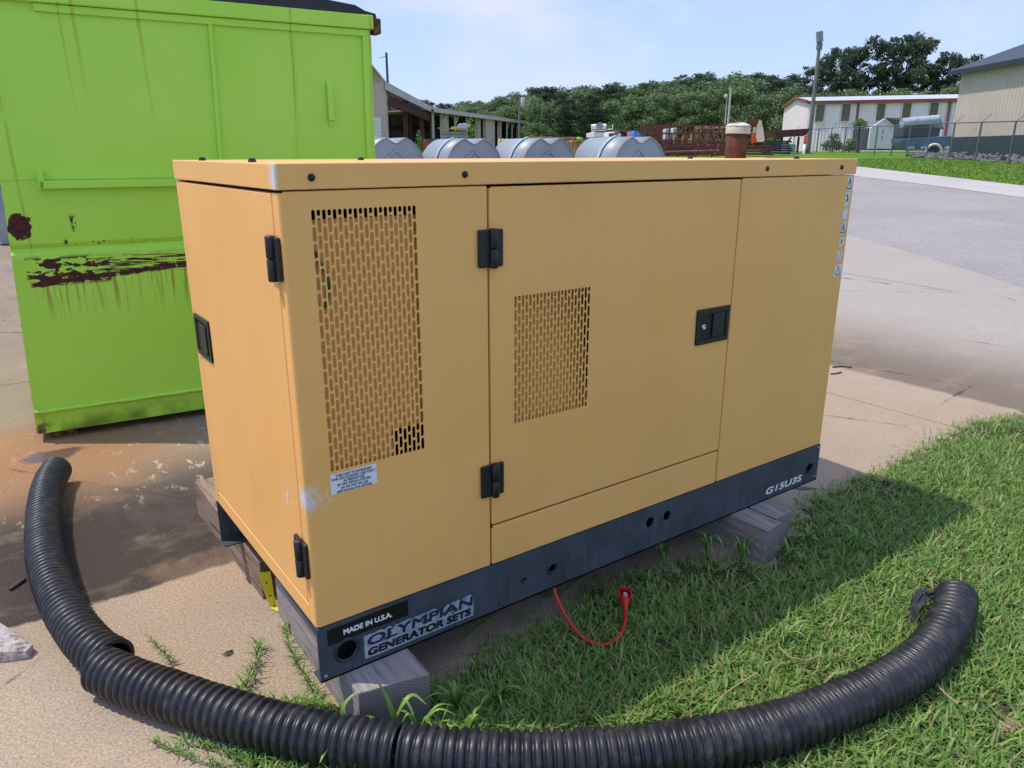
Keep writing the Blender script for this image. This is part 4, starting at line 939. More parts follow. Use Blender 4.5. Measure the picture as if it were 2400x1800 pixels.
weed('curling broad weed arching over the left front of the timber', (.020, -.120, .01), [([(0, 0, 0), (-.01, .01, .08), (.0, .02, .125), (.05, .02, .15)], .013), ([(0, 0, .0), (-.03, -.02, .055), (-.065, -.03, .075), (-.10, -.05, .055)], .015), ([(0, 0, .01), (.02, -.03, .06), (.03, -.06, .06), (.035, -.095, .03)], .012)])
weed('leafy weed tuft at the side of the exhaust end timber', (1.45, -.02, .01), leafset(3, 11, .13, .010))
weed('low weed tuft between the timber and the red cable', (1.30, .06, .01), leafset(8, 10, .09, .009, 1.0))
weed('bushy weed tuft in the grass just behind the near pipe', (.26, -.27, .01), leafset(12, 14, .085, .012, 1.1))
weed('spreading weed in the grass beside the wide timber', (.40, -.20, .01), leafset(15, 13, .075, .012, 1.3))
weed('weed tuft in the grass beyond the torn pipe end', (1.95, -.30, .01), leafset(21, 12, .09, .010, 1.0))
weed('weed tuft in the grass inside the pipe bend', (1.25, -.48, .01), leafset(23, 12, .08, .009, 1.1))
for k, (lb_, bx_, by_, n_, h_) in enumerate((('long bladed tuft at the front timber corner facing the pipe', .17, -.19, 16, .10), ('long bladed tuft right of the wide front timber', .30, -.16, 14, .09), ('thick tuft hiding the foot of the exhaust end timbers', 1.66, -.21, 16, .085), ('tuft at the inner side of the exhaust end timbers', 1.54, -.10, 14, .11), ('small tuft against the far end timber beside the slab', 1.84, -.17, 12, .08))): weed(lb_, (bx_, by_, .01), leafset(50 + k, n_, h_, .009, .9))
def runner(label, px_, seed, dens=60, hh=.030, grp='grass runners on the slab'):
    q = random.Random(seed); P = cat([onz(x, y, .008) for x, y in px_], 10); base = P[0].copy(); base.z = 0; mb = MB(off=base)
    mb.tube(P, .0014, 5)
    L_ = len(P)
    for k in range(dens):
        p = P[q.randrange(L_)]; a = q.uniform(0, 6.283); h = hh * q.uniform(.5, 1.1); ca, sa = math.cos(a), math.sin(a)
        blade_strip(mb, [p, p + Vector((ca * h * .4, sa * h * .4, h * .5)), p + Vector((ca * h * .9, sa * h * .9, h * .7))], .0032)
    o = mb.build('grass_runner', WEEDM, None, loc=base); tag(o, label, 'weed', grp)
runner('short grass runner alone on the concrete inside the pipe bend', ((352, 1497), (375, 1520), (392, 1540), (405, 1562)), 1, 44)
runner('bushy grass runner on the slab left of the skid corner', ((610, 1512), (600, 1545), (595, 1580), (575, 1610), (560, 1635)), 2, 110, .045)
runner('grass runner hugging the skid corner timber', ((665, 1470), (680, 1520), (700, 1560), (720, 1600), (740, 1640)), 3, 110, .042)
runner('grass runner in front of the pipe at the bottom of the frame', ((360, 1742), (420, 1765), (470, 1785), (520, 1798)), 4, 60, .034)
runner('second grass runner close against the near side of the pipe', ((425, 1738), (480, 1752), (540, 1770), (600, 1790)), 5, 70, .032)
runner('grass runner along the slab edge behind the near pipe', ((560, 1640), (640, 1650), (720, 1655), (790, 1665)), 6, 150, .040)
runner('grass runner across the grey slab under the skid', ((1085, 1500), (1120, 1470), (1160, 1440)), 9, 40, .028)
runner('grass runner beside the red cable on the bare slab', ((1240, 1390), (1290, 1400), (1330, 1380), (1400, 1330)), 10, 70, .035)
runner('thin grass runner creeping from the slab crack', ((1215, 1440), (1240, 1475), (1262, 1495)), 12, 26, .024)

# ---------------------------------------------------------------- dumpster
DA = Vector((-.415, 2.743, 0)); dz_ = math.atan2(-.097, .995)
du = thing('dumpster', 'lime green steel dumpster with rust scrapes and black lid', 'dumpster', DA, dz_)
def le(z): return .0 + .042 * min(z, 1.3)
def re_(z): return 1.835 + .028 * z
DEP = 1.75
def wallface(zs, ys):          # front sheet following profile (z,y)
    mb = MB(); vs = []
    for z, y in zip(zs, ys): vs += [(le(z), y, z), (re_(z), y, z), (re_(z) , DEP, z), (le(z), DEP, z)]
    fs = []
    for i in range(len(zs) - 1):
        a, b = 4 * i, 4 * i + 4
        fs += [(a, a + 1, b + 1, b), (a + 1, a + 2, b + 2, b + 1), (a + 2, a + 3, b + 3, b + 2), (a + 3, a, b, b + 3)]
    fs += [(0, 3, 2, 1), tuple(len(vs) - 4 + i for i in range(4))]
    mb.add(vs, fs); return mb
zs = [.045, .165, .166, .93, .952, .965, .978, 1.002, 1.298, 1.299, 2.135]; ys = [.018, .004, .0, .0, .004, .016, .020, .004, .004, .0, .0]
wallface(zs, ys).build('body', GREEN, du)
mb = MB(); rr_ = random.Random(2); pts = [(.01 + 1.83 * i / 40, -.004 + rr_.uniform(-.001, .001), .166 + rr_.uniform(-.0015, .0015)) for i in range(41)]; mb.tube(pts, [.008 + rr_.uniform(0, .004) for _ in pts], 7); mb.build('weld_bead', GREEN, du)
m = MB(); m.box(le(2.05) - .02, re_(2.1) + .012, -.028, .0, 2.066, 2.138); m.build('top_rail', GREEN, du, bevel=.006)
m = MB(); m.box(le(2.05) + .25, re_(2.05) - .006, -.014, .0, 2.030, 2.064); m.build('rail_flange', GREEN, du, bevel=.003)
m = MB(); m.prism([(re_(1.0) - .052, .0, .2), (re_(1.0) + .0, .0, .2), (re_(2.03), .0, 2.03), (re_(2.03) - .05, .0, 2.03)], (0, -.016, 0)); m.build('corner_post', GREEN, du, bevel=.003)
m = MB(); m.prism([(1.022, .0, 1.30), (1.042, .0, 1.30), (1.064, .0, 2.03), (1.044, .0, 2.03)], (0, -.018, 0)); m.build('stiffener', GREEN, du, bevel=.004)
m = MB(); m.prism([(1.432, .0, 1.30), (1.442, .0, 1.30), (1.474, .0, 2.03), (1.464, .0, 2.03)], (0, -.006, 0)); m.build('stiffener', GREEN, du, bevel=.0025)
hnd = MB(); hnd.box(1.622, 1.652, -.030, -.012, 1.590, 1.775); hd_ = hnd.build('grab_handle', GREEN, du, bevel=.004)
for z_ in (1.765, 1.562): MB().box(1.625, 1.647, -.013, .0, z_, z_ + .03).build('handle_foot', GREEN, hd_, bevel=.003)
m = MB(); m.box(.207, 1.80, -.042, .003, 1.258, 1.294); m.prism([(.204, -.042, 1.258), (.226, -.042, 1.258), (.232, -.042, 1.335), (.225, -.042, 1.348), (.213, -.042, 1.345), (.206, -.042, 1.33)], (0, .045, 0)); m.build('fork_channel', GREEN, du, bevel=.003)
m = MB(); m.box(re_(2.1) + .0125, re_(2.1) + .055, -.03, .05, 2.045, 2.125); m.build('lid_hinge_block', RUSTB, du, bevel=.008)
m = MB(); y0, y1 = -.02, DEP
pr = [(re_(2.1) + .035, 2.128), (re_(2.1) + .03, 2.148), (1.865, 2.158), (1.81, 2.182), (1.55, 2.205), (1.10, 2.215), (.6, 2.205), (.02, 2.17), (.0, 2.141)]
m.prism([(x, y0 + .005, z) for x, z in pr][::-1], (0, y1, 0)); m.build('lid', LIDM, du)
for x, y in ((.12, .12), (1.7, .12), (.12, 1.6), (1.7, 1.6)):
    m = MB(); m.box(x - .06, x + .06, y - .06, y + .06, 0, .0455); m.build('foot', RUSTB, du)


# ================================================================= BACKGROUND
def world(name, label, cat_, base, group=None): return thing(name, label, cat_, base, 0, group)

# ---- blue-grey bins with twin domed lids
BW, BL, BHt = 1.46, 1.5, 0
def make_bin():
    t = thing('waste_bin', '', 'bin')
    arc = lambda x0, x1, z0, zp, n=7: [(x0 + (x1 - x0) * i / n, z0 + (zp - z0) * math.sin(math.pi / 2 * min(1, (i / n) * 1.35)) ** .9) for i in range(n + 1)]
    half = [(.72, .60), (.735, .78), (.70, .95), (.62, 1.10), (.50, 1.215), (.36, 1.30), (.24, 1.34), (.05, 1.24), (0, 1.225)]
    prof = half + [(-x, z) for x, z in half[::-1][1:]]
    MB().prism([(x, 0, z) for x, z in [(.66, 0)] + half + [(-a, b) for a, b in half[::-1][1:]] + [(-.66, 0)]], (0, BL, 0)).build('tub', BINM, t, bevel=.012)
    # moulded ribs on the end wall
    m = MB()
    for s_ in (1, -1): m.bar((0, -.012, 1.10), (s_ * .68, -.012, .62), .05, .045, (0, 1, 0))
    m.build('gable_rib', BINM, t)
    m = MB(); m.bar((-.30, -.010, .80), (.30, -.010, .80), .02, .016, (0, 1, 0)); m.bar((.30, -.010, .80), (.52, -.010, .62), .02, .016, (0, 1, 0)); m.bar((-.30, -.010, .80), (-.52, -.010, .62), .02, .016, (0, 1, 0)); m.build('inner_rib', BINM, t)
    for s_ in (1, -1):       # lid shells sitting proud of the tub
        m = MB(); pp = [(s_ * x, z) for x, z in half[1:]]
        vs = []
        for x, z in pp:
            k = 1.018; vs += [(x * k, -.03, z * 1.006 + .004), (x * k, BL + .03, z * 1.006 + .004)]
        m.add(vs, [(2 * i, 2 * i + 1, 2 * i + 3, 2 * i + 2) if s_ < 0 else (2 * i, 2 * i + 2, 2 * i + 3, 2 * i + 1) for i in range(len(pp) - 1)], True)
        lid_ = m.build('lid', BINM, t)
        sm_ = lid_.modifiers.new('thick', 'SOLIDIFY'); sm_.thickness = .02; sm_.offset = 1
    m = MB(); vs = []
    for x, z in [(-x, z) for x, z in half[:7]]: vs += [(x * 1.05, .52, z * 1.014 + .012), (x * 1.05, .60, z * 1.014 + .012)]
    m.add(vs, [(2 * i, 2 * i + 1, 2 * i + 3, 2 * i + 2) for i in range(6)]); st_ = m.build('strap', STRAP, t); q = st_.modifiers.new('t', 'SOLIDIFY'); q.thickness = .012
    MB().box(-.022, .022, -.045, -.012, .58, .90).build('latch_bar', BLACKP, t, bevel=.006)
    for dx in (-.07, .05): MB().box(dx, dx + .03, -.03, -.012, .74, .78).build('latch_bolt', CHROME, t)
    return t
binp = make_bin()
bins = [(928, 17.0, 'blue grey domed bin half hidden behind the green dumpster'), (1111, 16.6, 'blue grey domed bin in front of the wrapped sheet pallet'),
        (1288, 16.2, 'blue grey domed bin between two others, right of the yellow bollards'), (1500, 15.8, 'blue grey domed bin nearest the rusty exhaust cap')]
brot = -R(35.7) + R(27)
for k, (px_, D, lb_) in enumerate(bins):
    o = binp if k == 0 else copy_tree(binp)
    p = at(px_, 357, D); o.location = (p.x, p.y, terr(p.x, p.y)); o.rotation_euler = (0, 0, brot); o.scale = (.86, 1, 1.0)
    tag(o, lb_, 'bin', 'blue grey bins in a row')
    zt = at(px_, [322, 324, 323, 320][k], D).z - terr(p.x, p.y); o.scale.z = zt / 1.352
o = copy_tree(binp); p = ground(-25, 566); o.location = (p.x, p.y, terr(p.x, p.y)); o.rotation_euler = (0, 0, R(-80)); o.scale = (1, 1, 1); tag(o, 'grey bin showing as a sliver left of the dumpster', 'bin', 'blue grey bins in a row')

# ---- frame for things placed on the camera's forward/lateral grid
def frame(lat, D, rot=0):               # empty at terrain point; local x = lateral right, y = forward
    p = LD(lat, D); return p, -R(35.6791) + rot
def latof(px_, D): return (at(px_, 357, D) - CAM).dot(RT)
def zat(px_, py, D): return at(px_, py, D).z

# ---- tan warehouse with charcoal roof (long side along the fence)
D1 = 47; p0 = at(2224, 357, D1); la = latof(2224, D1)
fr, rz = frame(la, D1); wh = thing('warehouse', 'tall tan ribbed metal warehouse with charcoal roof and dark base band', 'building', fr, rz)
g0 = fr.z; ze = zat(2236, 168, D1) - g0; zw = zat(2224, 322, D1) - g0; zb0 = -1.2; LW, WW = 26.0, 18.0
# local: wall on plane x=0 running to y=-LW (towards us), building extends +x
def ribbed(mb, p, q, z0, z1, pitch, dep, out):   # vertical ribs along p->q (2d), z0..z1
    p, q = Vector((*p, 0)), Vector((*q, 0)); L_ = (q - p).length; d = (q - p) / L_; n = int(L_ / pitch); o_ = Vector((*out, 0)); pts = []
    for i in range(n):
        s0 = i * pitch; pts += [(s0, 0), (s0 + pitch * .55, 0), (s0 + pitch * .65, 1), (s0 + pitch * .9, 1)]
    pts.append((n * pitch, 0)); vs = []
    for s_, k in pts:
        b = p + d * min(s_, L_) + o_ * (k * dep); vs += [(b.x, b.y, z0), (b.x, b.y, z1)]
    mb.add(vs, [(2 * i, 2 * i + 2, 2 * i + 3, 2 * i + 1) for i in range(len(pts) - 1)])
m = MB(); ribbed(m, (0, 0), (0, -LW), zw, ze, .30, .03, (-1, 0)); ribbed(m, (WW, 0), (0, 0), zw, ze, .30, .03, (0, 1)); m.box(.005, WW, -LW, -.005, zb0, ze - .02); m.build('wall', TANM, wh)
m = MB(); ribbed(m, (-.03, 0.0), (-.03, -LW), zb0, zw, .30, .03, (-1, 0)); m.box(-.031, .0, -LW, 0, zb0, zw - .01); m.build('wainscot', DGREEN, wh)
pit = .355; rg_ = ze + .1 + pit * WW / 2
m = MB(); m.prism([(-.55, .5, ze - .18), (-.55, .5, ze + .06), (WW / 2, .5, rg_ + .2), (WW + .55, .5, ze + .06), (WW + .55, .5, ze - .18), (WW / 2, .5, rg_ - .05)], (0, -LW - 1, 0)); m.build('roof', BROOF, wh)
m = MB(); m.prism([(0, -.02, ze - .05), (WW, -.02, ze - .05), (WW / 2, -.02, rg_ - .06)], (0, -.1, 0)); m.build('gable', TANM, wh)
# rock bank at its foot
rk = MB(); rq = random.Random(9); b0_ = LD(la - 1.2, D1 - 10)
for k in range(620):
    y = rq.uniform(-24, 2.5); x = rq.uniform(-2.4, -.1) * (1 if y < 0 else .6); r = rq.uniform(.07, .17)
    p = fr + Matrix.Rotation(rz, 3, 'Z') @ Vector((x, y, 0)); zz = terr(p.x, p.y) + .0 + .30 * (1 + x / 2.4) * rq.uniform(.4, 1) - .05
    ph = [Vector((rq.uniform(-1, 1), rq.uniform(-1, 1), rq.uniform(-.7, .8))).normalized() * r * rq.uniform(.7, 1.1) for _ in range(1)]
    vs = [Vector((p.x, p.y, zz)) + Vector((a * rq.uniform(.7, 1.2), b * rq.uniform(.7, 1.2), c * rq.uniform(.6, 1))) * r for a, b, c in ((1, 0, 0), (0, 1, 0), (-1, 0, 0), (0, -1, 0), (0, 0, 1), (0, 0, -1))]
    rk.add(vs, [(0, 1, 4), (1, 2, 4), (2, 3, 4), (3, 0, 4), (1, 0, 5), (2, 1, 5), (3, 2, 5), (0, 3, 5)])
o = stuff(rk.build('rock_bank', ROCK)); tag(o, 'bank of grey broken rock along the tan warehouse foot', 'rocks')

# ---- white shed with red trim
D2 = 82; la2 = latof(1884, D2); c0 = LD(la2, D2); g2 = c0.z
wb = thing('metal_building', 'long white ribbed metal building with red trim and shuttered windows', 'building', c0, -R(35.6791)); 
ze2 = zat(1884, 238, D2) - g2
e1 = Vector((.955, -.30, 0)).normalized(); e2 = Vector((.10, .995, 0)).normalized(); W2, L2_ = 10.5, 34
zp = ze2 + .62
def wl(a, b, z): q = e1 * a + e2 * b; return (q.x, q.y, z)
m = MB(); n_ = 110
vs = []
for i in range(n_ * 4 + 1):
    a = L2_ * i / (n_ * 4); k = (0, 0, 1, 1)[i % 4] * .045; q = e1 * a - e2 * k; vs += [(q.x, q.y, -1), (q.x, q.y, ze2)]
m.add(vs, [(2 * i, 2 * i + 2, 2 * i + 3, 2 * i + 1) for i in range(n_ * 4)])
m.add([wl(0, 0, -1), wl(0, W2, -1), wl(0, W2, ze2), wl(0, W2 / 2, zp), wl(0, 0, ze2)], [(0, 4, 3, 2, 1)])
m.add([wl(L2_, 0, -1), wl(L2_, W2, -1), wl(L2_, W2, ze2), wl(L2_, W2 / 2, zp), wl(L2_, 0, ze2)], [(0, 1, 2, 3, 4)]); m.add([wl(0, W2, -1), wl(L2_, W2, -1), wl(L2_, W2, ze2), wl(0, W2, ze2)], [(1, 0, 3, 2)]); m.build('wall', WHITEM, wb)
m = MB(); m.add([wl(-.15, -.2, ze2 + .02), wl(L2_, -.2, ze2 + .02), wl(L2_, W2 / 2, zp + .12), wl(-.15, W2 / 2, zp + .12), wl(-.15, W2 + .2, ze2 + .02), wl(L2_, W2 + .2, ze2 + .02)], [(0, 1, 2, 3), (3, 2, 5, 4)]); q = m.build('roof', ROOFW, wb).modifiers.new('t', 'SOLIDIFY'); q.thickness = .08
m = MB(); m.bar(wl(-.2, -.25, ze2 - .10), wl(L2_, -.25, ze2 - .10), .12, .30); m.build('eave_trim', REDT, wb)
for a, b in ((wl(-.2, -.2, ze2 - .02), wl(-.2, W2 / 2, zp + .04)), (wl(-.2, W2 / 2, zp + .04), wl(-.2, W2 + .2, ze2 - .02))):
    MB().bar(a, b, .12, .30).build('rake_trim', REDT, wb)
def ax_of(px_):     # distance along the long wall for a pixel column
    best = min((abs(((CAM + ray(px_, 300) * 0) - CAM).length), 0) for _ in (0,)); lo_, hi_ = 0., 60.
    r = ray(px_, 300); rl, rf = r.dot(RT), r.dot(FW)
    # solve (la2 + e1.x a)/(D2 + e1.y a) = rl/rf
    k = rl / rf; return (k * D2 - la2) / (e1.x - k * e1.y)
for px_ in (1917, 1977, 2058, 2118, 2181):
    a0 = ax_of(px_ - 10.5); a1 = ax_of(px_ + 10.5); zt_ = ze2 - .28; zb_ = ze2 - 2.0
    wn = MB().box(0, 1, 0, 1, 0, 1); wn.v = [wl(a0 + (a1 - a0) * x, -.05 - .06 * (1 - y), zb_ + (zt_ - zb_) * z) for x, y, z in wn.v]; wo = wn.build('window_shutter', SHUT, wb)
    fr_ = MB()
    for a_, b_ in (((a0, zb_), (a1, zb_)), ((a0, zt_), (a1, zt_)), ((a0, zb_), (a0, zt_)), ((a1, zb_), (a1, zt_))): fr_.bar(wl(a_[0], -.12, a_[1]), wl(b_[0], -.12, b_[1]), .07, .05)
    fr_.build('frame', WHITEP, wo)
for px_ in (2004, 2216): a0 = ax_of(px_); MB().bar(wl(a0, -.14, -.5), wl(a0, -.14, ze2 - .2), .22, .16).build('downspout', REDT, wb)

# ---- chain link fence with barbed arms
FP = []
fdat = [(1905, 72, ), ]
posts = [LD(23.0, 9 + 3.08 * k) for k in range(7)] + [LD(23.2, 30.6), LD(23.25, 33.7)] + [LD(l, d) for l, d in ((23.3, 36.8), (23.55, 39.9), (24.0, 43.1), (24.35, 46.2), (24.7, 49.2), (25.2, 52.3), (25.5, 55.4), (25.75, 58.4), (25.9, 61.5), (26.0, 64.5), (26.1, 67.5), (26.2, 70.6), (26.25, 73.6))]
fe = thing('chain_link_fence', 'galvanised chain link fence with angled barbed wire arms along the verge', 'fence', posts[0])
fo = posts[0]; FH = 1.83; lean_ = RT * .42
FGREY = plain('fence_steel', (.135, .15, .175), .55, .3, .15, 3)
for p in posts:
    po = MB(off=fo).tube([p + Vector((0, 0, -.1)), p + Vector((0, 0, FH))], .045, 8).build('post', FGREY, fe)
    MB(off=fo).tube([p + Vector((0, 0, FH - .02)), p + Vector((0, 0, FH + .10)) + lean_ * .35, p + Vector((0, 0, FH + .36)) + lean_], .018, 6).build('barb_arm', FGREY, po)
m = MB(off=fo); m.tube([p + Vector((0, 0, FH - .02)) for p in posts], .03, 6); m.build('top_rail', FGREY, fe)
for k in range(3):
    t_ = (k + 1) / 3; m = MB(off=fo); m.tube([p + Vector((0, 0, FH + .36 * t_)) + lean_ * t_ for p in posts], .004, 4); m.build('barbed_wire', FGREY, fe)
m = MB(off=fo)
for a, b in zip(posts, posts[1:]):
    n = 30
    for i in range(-18, n + 18):
        for s_ in (1, -1):
            u0, u1 = i / n, (i + 18 * s_) / n; z0_, z1__ = .03, FH - .04
            lo_, hi_ = (0, 1)
            # clip the diagonal to the bay
            if u0 < 0 or u0 > 1:
                edge = 0 if u0 < 0 else 1
                t_ = (edge - u0) / (u1 - u0) if u1 != u0 else 2
                if t_ < 0 or t_ > 1: continue
                z0_ = z0_ + (z1__ - z0_) * t_; u0 = edge
            if u1 < 0 or u1 > 1:
                edge = 0 if u1 < 0 else 1; zf = .03; t_ = (edge - u0) / (u1 - u0)
                if t_ < 0 or t_ > 1: continue
                z1__ = z0_ + (z1__ - z0_) * t_; u1 = edge
            A = a.lerp(b, u0) + Vector((0, 0, z0_)); B = a.lerp(b, u1) + Vector((0, 0, z1__)); s2 = Vector((0, 0, .0028)); m.add([A - s2, A + s2, B + s2, B - s2], [(0, 1, 2, 3)])
o = stuff(m.build('chain_link', FGREY, fe))

# ---- poles
def pole(label, px_, D, ytop, r0, r1, mt, pxt=None, name='utility_pole', cat_='pole'):
    p = at(px_, 357, D); b = Vector((p.x, p.y, terr(p.x, p.y) - .2)); t_ = at(pxt or px_, ytop, D); tp_ = Vector((b.x, b.y, t_.z))
    if pxt: tp_ = t_
    o = thing(name, label, cat_, (b.x, b.y, b.z + .2)); m = MB(off=(b.x, b.y, b.z + .2)); m.tube([b, b.lerp(tp_, .5), tp_], [r0, (r0 + r1) / 2, r1], 10); m.build('shaft', mt, o); return o, tp_
o, tp_ = pole('tall weathered wooden light pole rising beside the white building', 1893, 60, 103, .17, .12, POLEW)
m = MB(off=o.location); m.bar(tp_ + Vector((0, 0, -.4)), tp_ + Vector((0, 0, .1)), .30, .30); m.build('bracket', FGREY, o)
m = MB(off=o.location); m.bar(tp_ + Vector((0, 0, .12)) - RT * .0, tp_ + Vector((0, 0, .85)) - RT * .12, .34, .42); m.build('flood_lamp', GALV, o, bevel=.04)
o, tp_ = pole('thin wooden pole with grey transformer can beyond the shed', 1217, 100, 226, .16, .10, POLEW)
m = MB(off=o.location); q = tp_ + Vector((0, 0, -1.2)) + RT * .42; m.lathe([(.0001, .0), (.26, 0), (.28, .1), (.28, .95), (.2, 1.05), (.0001, 1.08)], 12, Matrix.Translation(q)); m.build('transformer', POLEG, o)
m = MB(off=o.location); m.bar(tp_ - RT * 1.0, tp_ + RT * 1.0, .1, .1); m.build('crossarm', POLEW, o)
o, tp_ = pole('pale grey metal pole standing before the wood, taller of two', 1701, 95, 205, .15, .11, POLEG)
m = MB(off=o.location); m.bar(tp_, tp_ + Vector((0, 0, .35)), .4, .3); m.build('lamp_head', FGREY, o)
o, tp_ = pole('thin pale pole close beside a taller grey one', 1694, 96, 232, .07, .06, POLEG)
m = MB(off=o.location); m.lathe([(.0001, 0), (.22, .1), (.25, .4), (.0001, .6)], 10, Matrix.Translation(tp_ - RT * .15)); m.build('lamp_head', POLEG, o)
o, tp_ = pole('dark pole with thin side arm above the shed roof', 916, 86, 123, .15, .12, DGREEN)
m = MB(off=o.location); m.tube([tp_ + Vector((0, 0, -.3)), tp_ - RT * .75 + Vector((0, 0, -.55))], .035, 6); m.build('side_arm', FGREY, o)
PW = plain('dark_cable', (.05, .06, .07), .7)
w0_ = LD(latof(1217, 100), 100); z_w = tp_.z
for k, dzz in enumerate((0., -1.0)):
    a_ = at(1217, 231 + 14 * k, 100); b_ = at(1697, 236 + 12 * k, 95); P = [a_.lerp(b_, i / 16) - Vector((0, 0, 1.1 * math.sin(math.pi * i / 16))) for i in range(17)]
    q = MB(off=a_).tube(P, .018, 4).build('power_line', PW, None, loc=a_); tag(q, ['upper thin power line sagging across the wood', 'lower thin power line sagging across the wood'][k], 'cable', 'power lines before the wood')

# ---- open shed and taller storage building on the far side of the yard
D3 = 80; c3 = LD(latof(1013, D3), D3); sd_ = Vector((9.8, 36, 0)).normalized(); sp_ = Vector((-sd_.y, sd_.x, 0))
sh = thing('open_shed', 'long low beige open fronted shed with maroon posts across the yard', 'building', c3, -R(35.6791))
D3b = 80 + 36; zA = zat(1013, 262, D3) - c3.z; LS = 37.3
zl = zat(1224, 290, D3b) - c3.z
def sl(a, b, z): q = sd_ * a + sp_ * b; return (q.x, q.y, z + (0))
def zr_(a): return zA + (zl - zA) * a / LS
m = MB(); m.add([sl(-.3, -.5, zr_(0) + .35), sl(LS, -.5, zr_(LS) + .35), sl(LS, 9, zr_(LS) - .1), sl(-.3, 9, zr_(0) - .1)], [(0, 1, 2, 3)]); m.build('roof', BEIGE, sh).modifiers.new('t', 'SOLIDIFY').thickness = .1
m = MB(); m.bar(sl(-.3, -.5, zr_(0) + .15), sl(LS, -.5, zr_(LS) + .15), .1, .42); m.build('fascia', POLEG, sh)
m = MB(); m.add([sl(0, 8, -1), sl(LS, 8, -1), sl(LS, 8, zr_(LS) + .1), sl(0, 8, zr_(0) + .1)], [(0, 1, 2, 3)]); m.add([sl(LS, 0, -1), sl(LS, 8, -1), sl(LS, 8, zr_(LS) + 1), sl(LS, 0, zr_(LS) + .2)], [(0, 1, 2, 3)]); m.build('rear_wall', BEIGE, sh)
def a_of(px_):
    r = ray(px_, 300); k = r.dot(RT) / r.dot(FW); l0 = latof(1013, D3); return (k * D3 - l0) / (sd_.x - k * sd_.y)
for k, px_ in enumerate((1015, 1037, 1067, 1094, 1118, 1171, 1188, 1200, 1212, 1222)):
    a = a_of(px_); po = MB().bar(sl(a, 0, -.6), sl(a, 0, zr_(a) + .1), .26, .22).build('post', POLEG if k in (0, 9) else BEIGE, sh)
    if 0 < k < 9: MB().bar(sl(a, -.06, zr_(a) - .9), sl(a + .9, -.06, zr_(a) + .0), .16, .16).build('brace', BEIGE, po)
for px_ in (1030, 1090, 1112, 1165, 1195, 1208): a = a_of(px_); MB().bar(sl(a, 3.2, -.6), sl(a, 3.2, zr_(a) + .4), .6, .5).build('inner_column', MAROON, sh)
for p0_, p1_ in ((1042, 1062), (1122, 1136), (1174, 1184)): a0, a1 = a_of(p0_), a_of(p1_); m = MB(); m.add([sl(a0, .5, -.6), sl(a1, .5, -.6), sl(a1, .5, zr_(a1)), sl(a0, .5, zr_(a0))], [(0, 1, 2, 3)]); m.build('partition', BEIGE, sh)
a0, a1 = a_of(1137), a_of(1158); MB().prism([sl(a0, -.1, -.6), sl(a1, -.1, -.6), sl(a1, -.1, zr_(a1)), sl(a0, -.1, zr_(a0))], sp_ * .4).build('front_panel', BEIGE, sh)

# taller open bay and the solid gable wall left of it
tb = thing('storage_barn', 'tall beige metal barn with dark open bay and white roller door', 'building', c3, -R(35.6791))
Dk = 80
def lb3(px_, py, D): p = at(px_, py, D) - c3; return Vector((p.dot(RT), p.dot(FW), p.z))
K = lb3(1010, 250, Dk); J = lb3(901.6, 190.5, 77); I_ = lb3(862, 142, 74); H_ = lb3(780, 60, 71)
back = Vector((-1.6, 11, 0))
def dn(v, z): return Vector((v.x, v.y, z))
m = MB(); m.prism([K, J, J + Vector((0, 0, -.75)), K + Vector((0, 0, -.5))], Vector((.05, -.2, 0))); m.build('fascia', POLEG, tb)
m = MB(); m.add([K + Vector((0, 0, .05)), J + Vector((0, 0, .05)), J + back * .8 + Vector((0, 0, .4)), K + back * .8 + Vector((0, 0, .4))], [(0, 1, 2, 3)]); m.build('roof', BEIGE, tb)
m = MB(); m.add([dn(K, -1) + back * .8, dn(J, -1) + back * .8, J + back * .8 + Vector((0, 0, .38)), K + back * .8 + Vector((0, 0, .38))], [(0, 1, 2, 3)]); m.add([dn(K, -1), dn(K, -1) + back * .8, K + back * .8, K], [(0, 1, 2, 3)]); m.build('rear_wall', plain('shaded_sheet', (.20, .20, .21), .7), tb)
m = MB(); H2 = H_ + Vector((-6, -2.2, -2.6)); H3 = H_ + Vector((-13, -4.7, -8)); m.prism([dn(J, -1), J, I_, H_, H2, H3, dn(H3, -1)], Vector((.1, .4, 0))); m.build('gable_wall', BEIGE, tb)
for px_ in (952, 990):
    q = lb3(px_, 300, 81.5); zt_ = J.z + (K.z - J.z) * (px_ - 901.6) / 108 - .5; MB().bar((q.x, q.y, -.6), (q.x, q.y, zt_), .75, .5).build('column', MAROON, tb)
MB().bar(J + Vector((0, .6, -1.6)), K + Vector((0, .6, -1.1)), .5, .75).build('rafter', MAROON, tb)
MB().bar(dn(J, lb3(915, 295, 80).z) + back * .6, dn(K, lb3(915, 295, 80).z) + back * .6, .3, .4).build('girt', MAROON, tb)
q0 = lb3(872, 272, 72.5); q1 = lb3(893, 273, 75.5); m = MB()
for k in range(9):
    z0_ = q0.z * (k / 9) - .0; z1__ = q0.z * ((k + .92) / 9); m.prism([Vector((q0.x - 1.2, q0.y - .6, z0_)), Vector((q1.x, q1.y - .25, z0_)), Vector((q1.x, q1.y - .25, z1__)), Vector((q0.x - 1.2, q0.y - .6, z1__))], (.02, -.06, 0))
m.build('roller_door', WHITEP, tb)

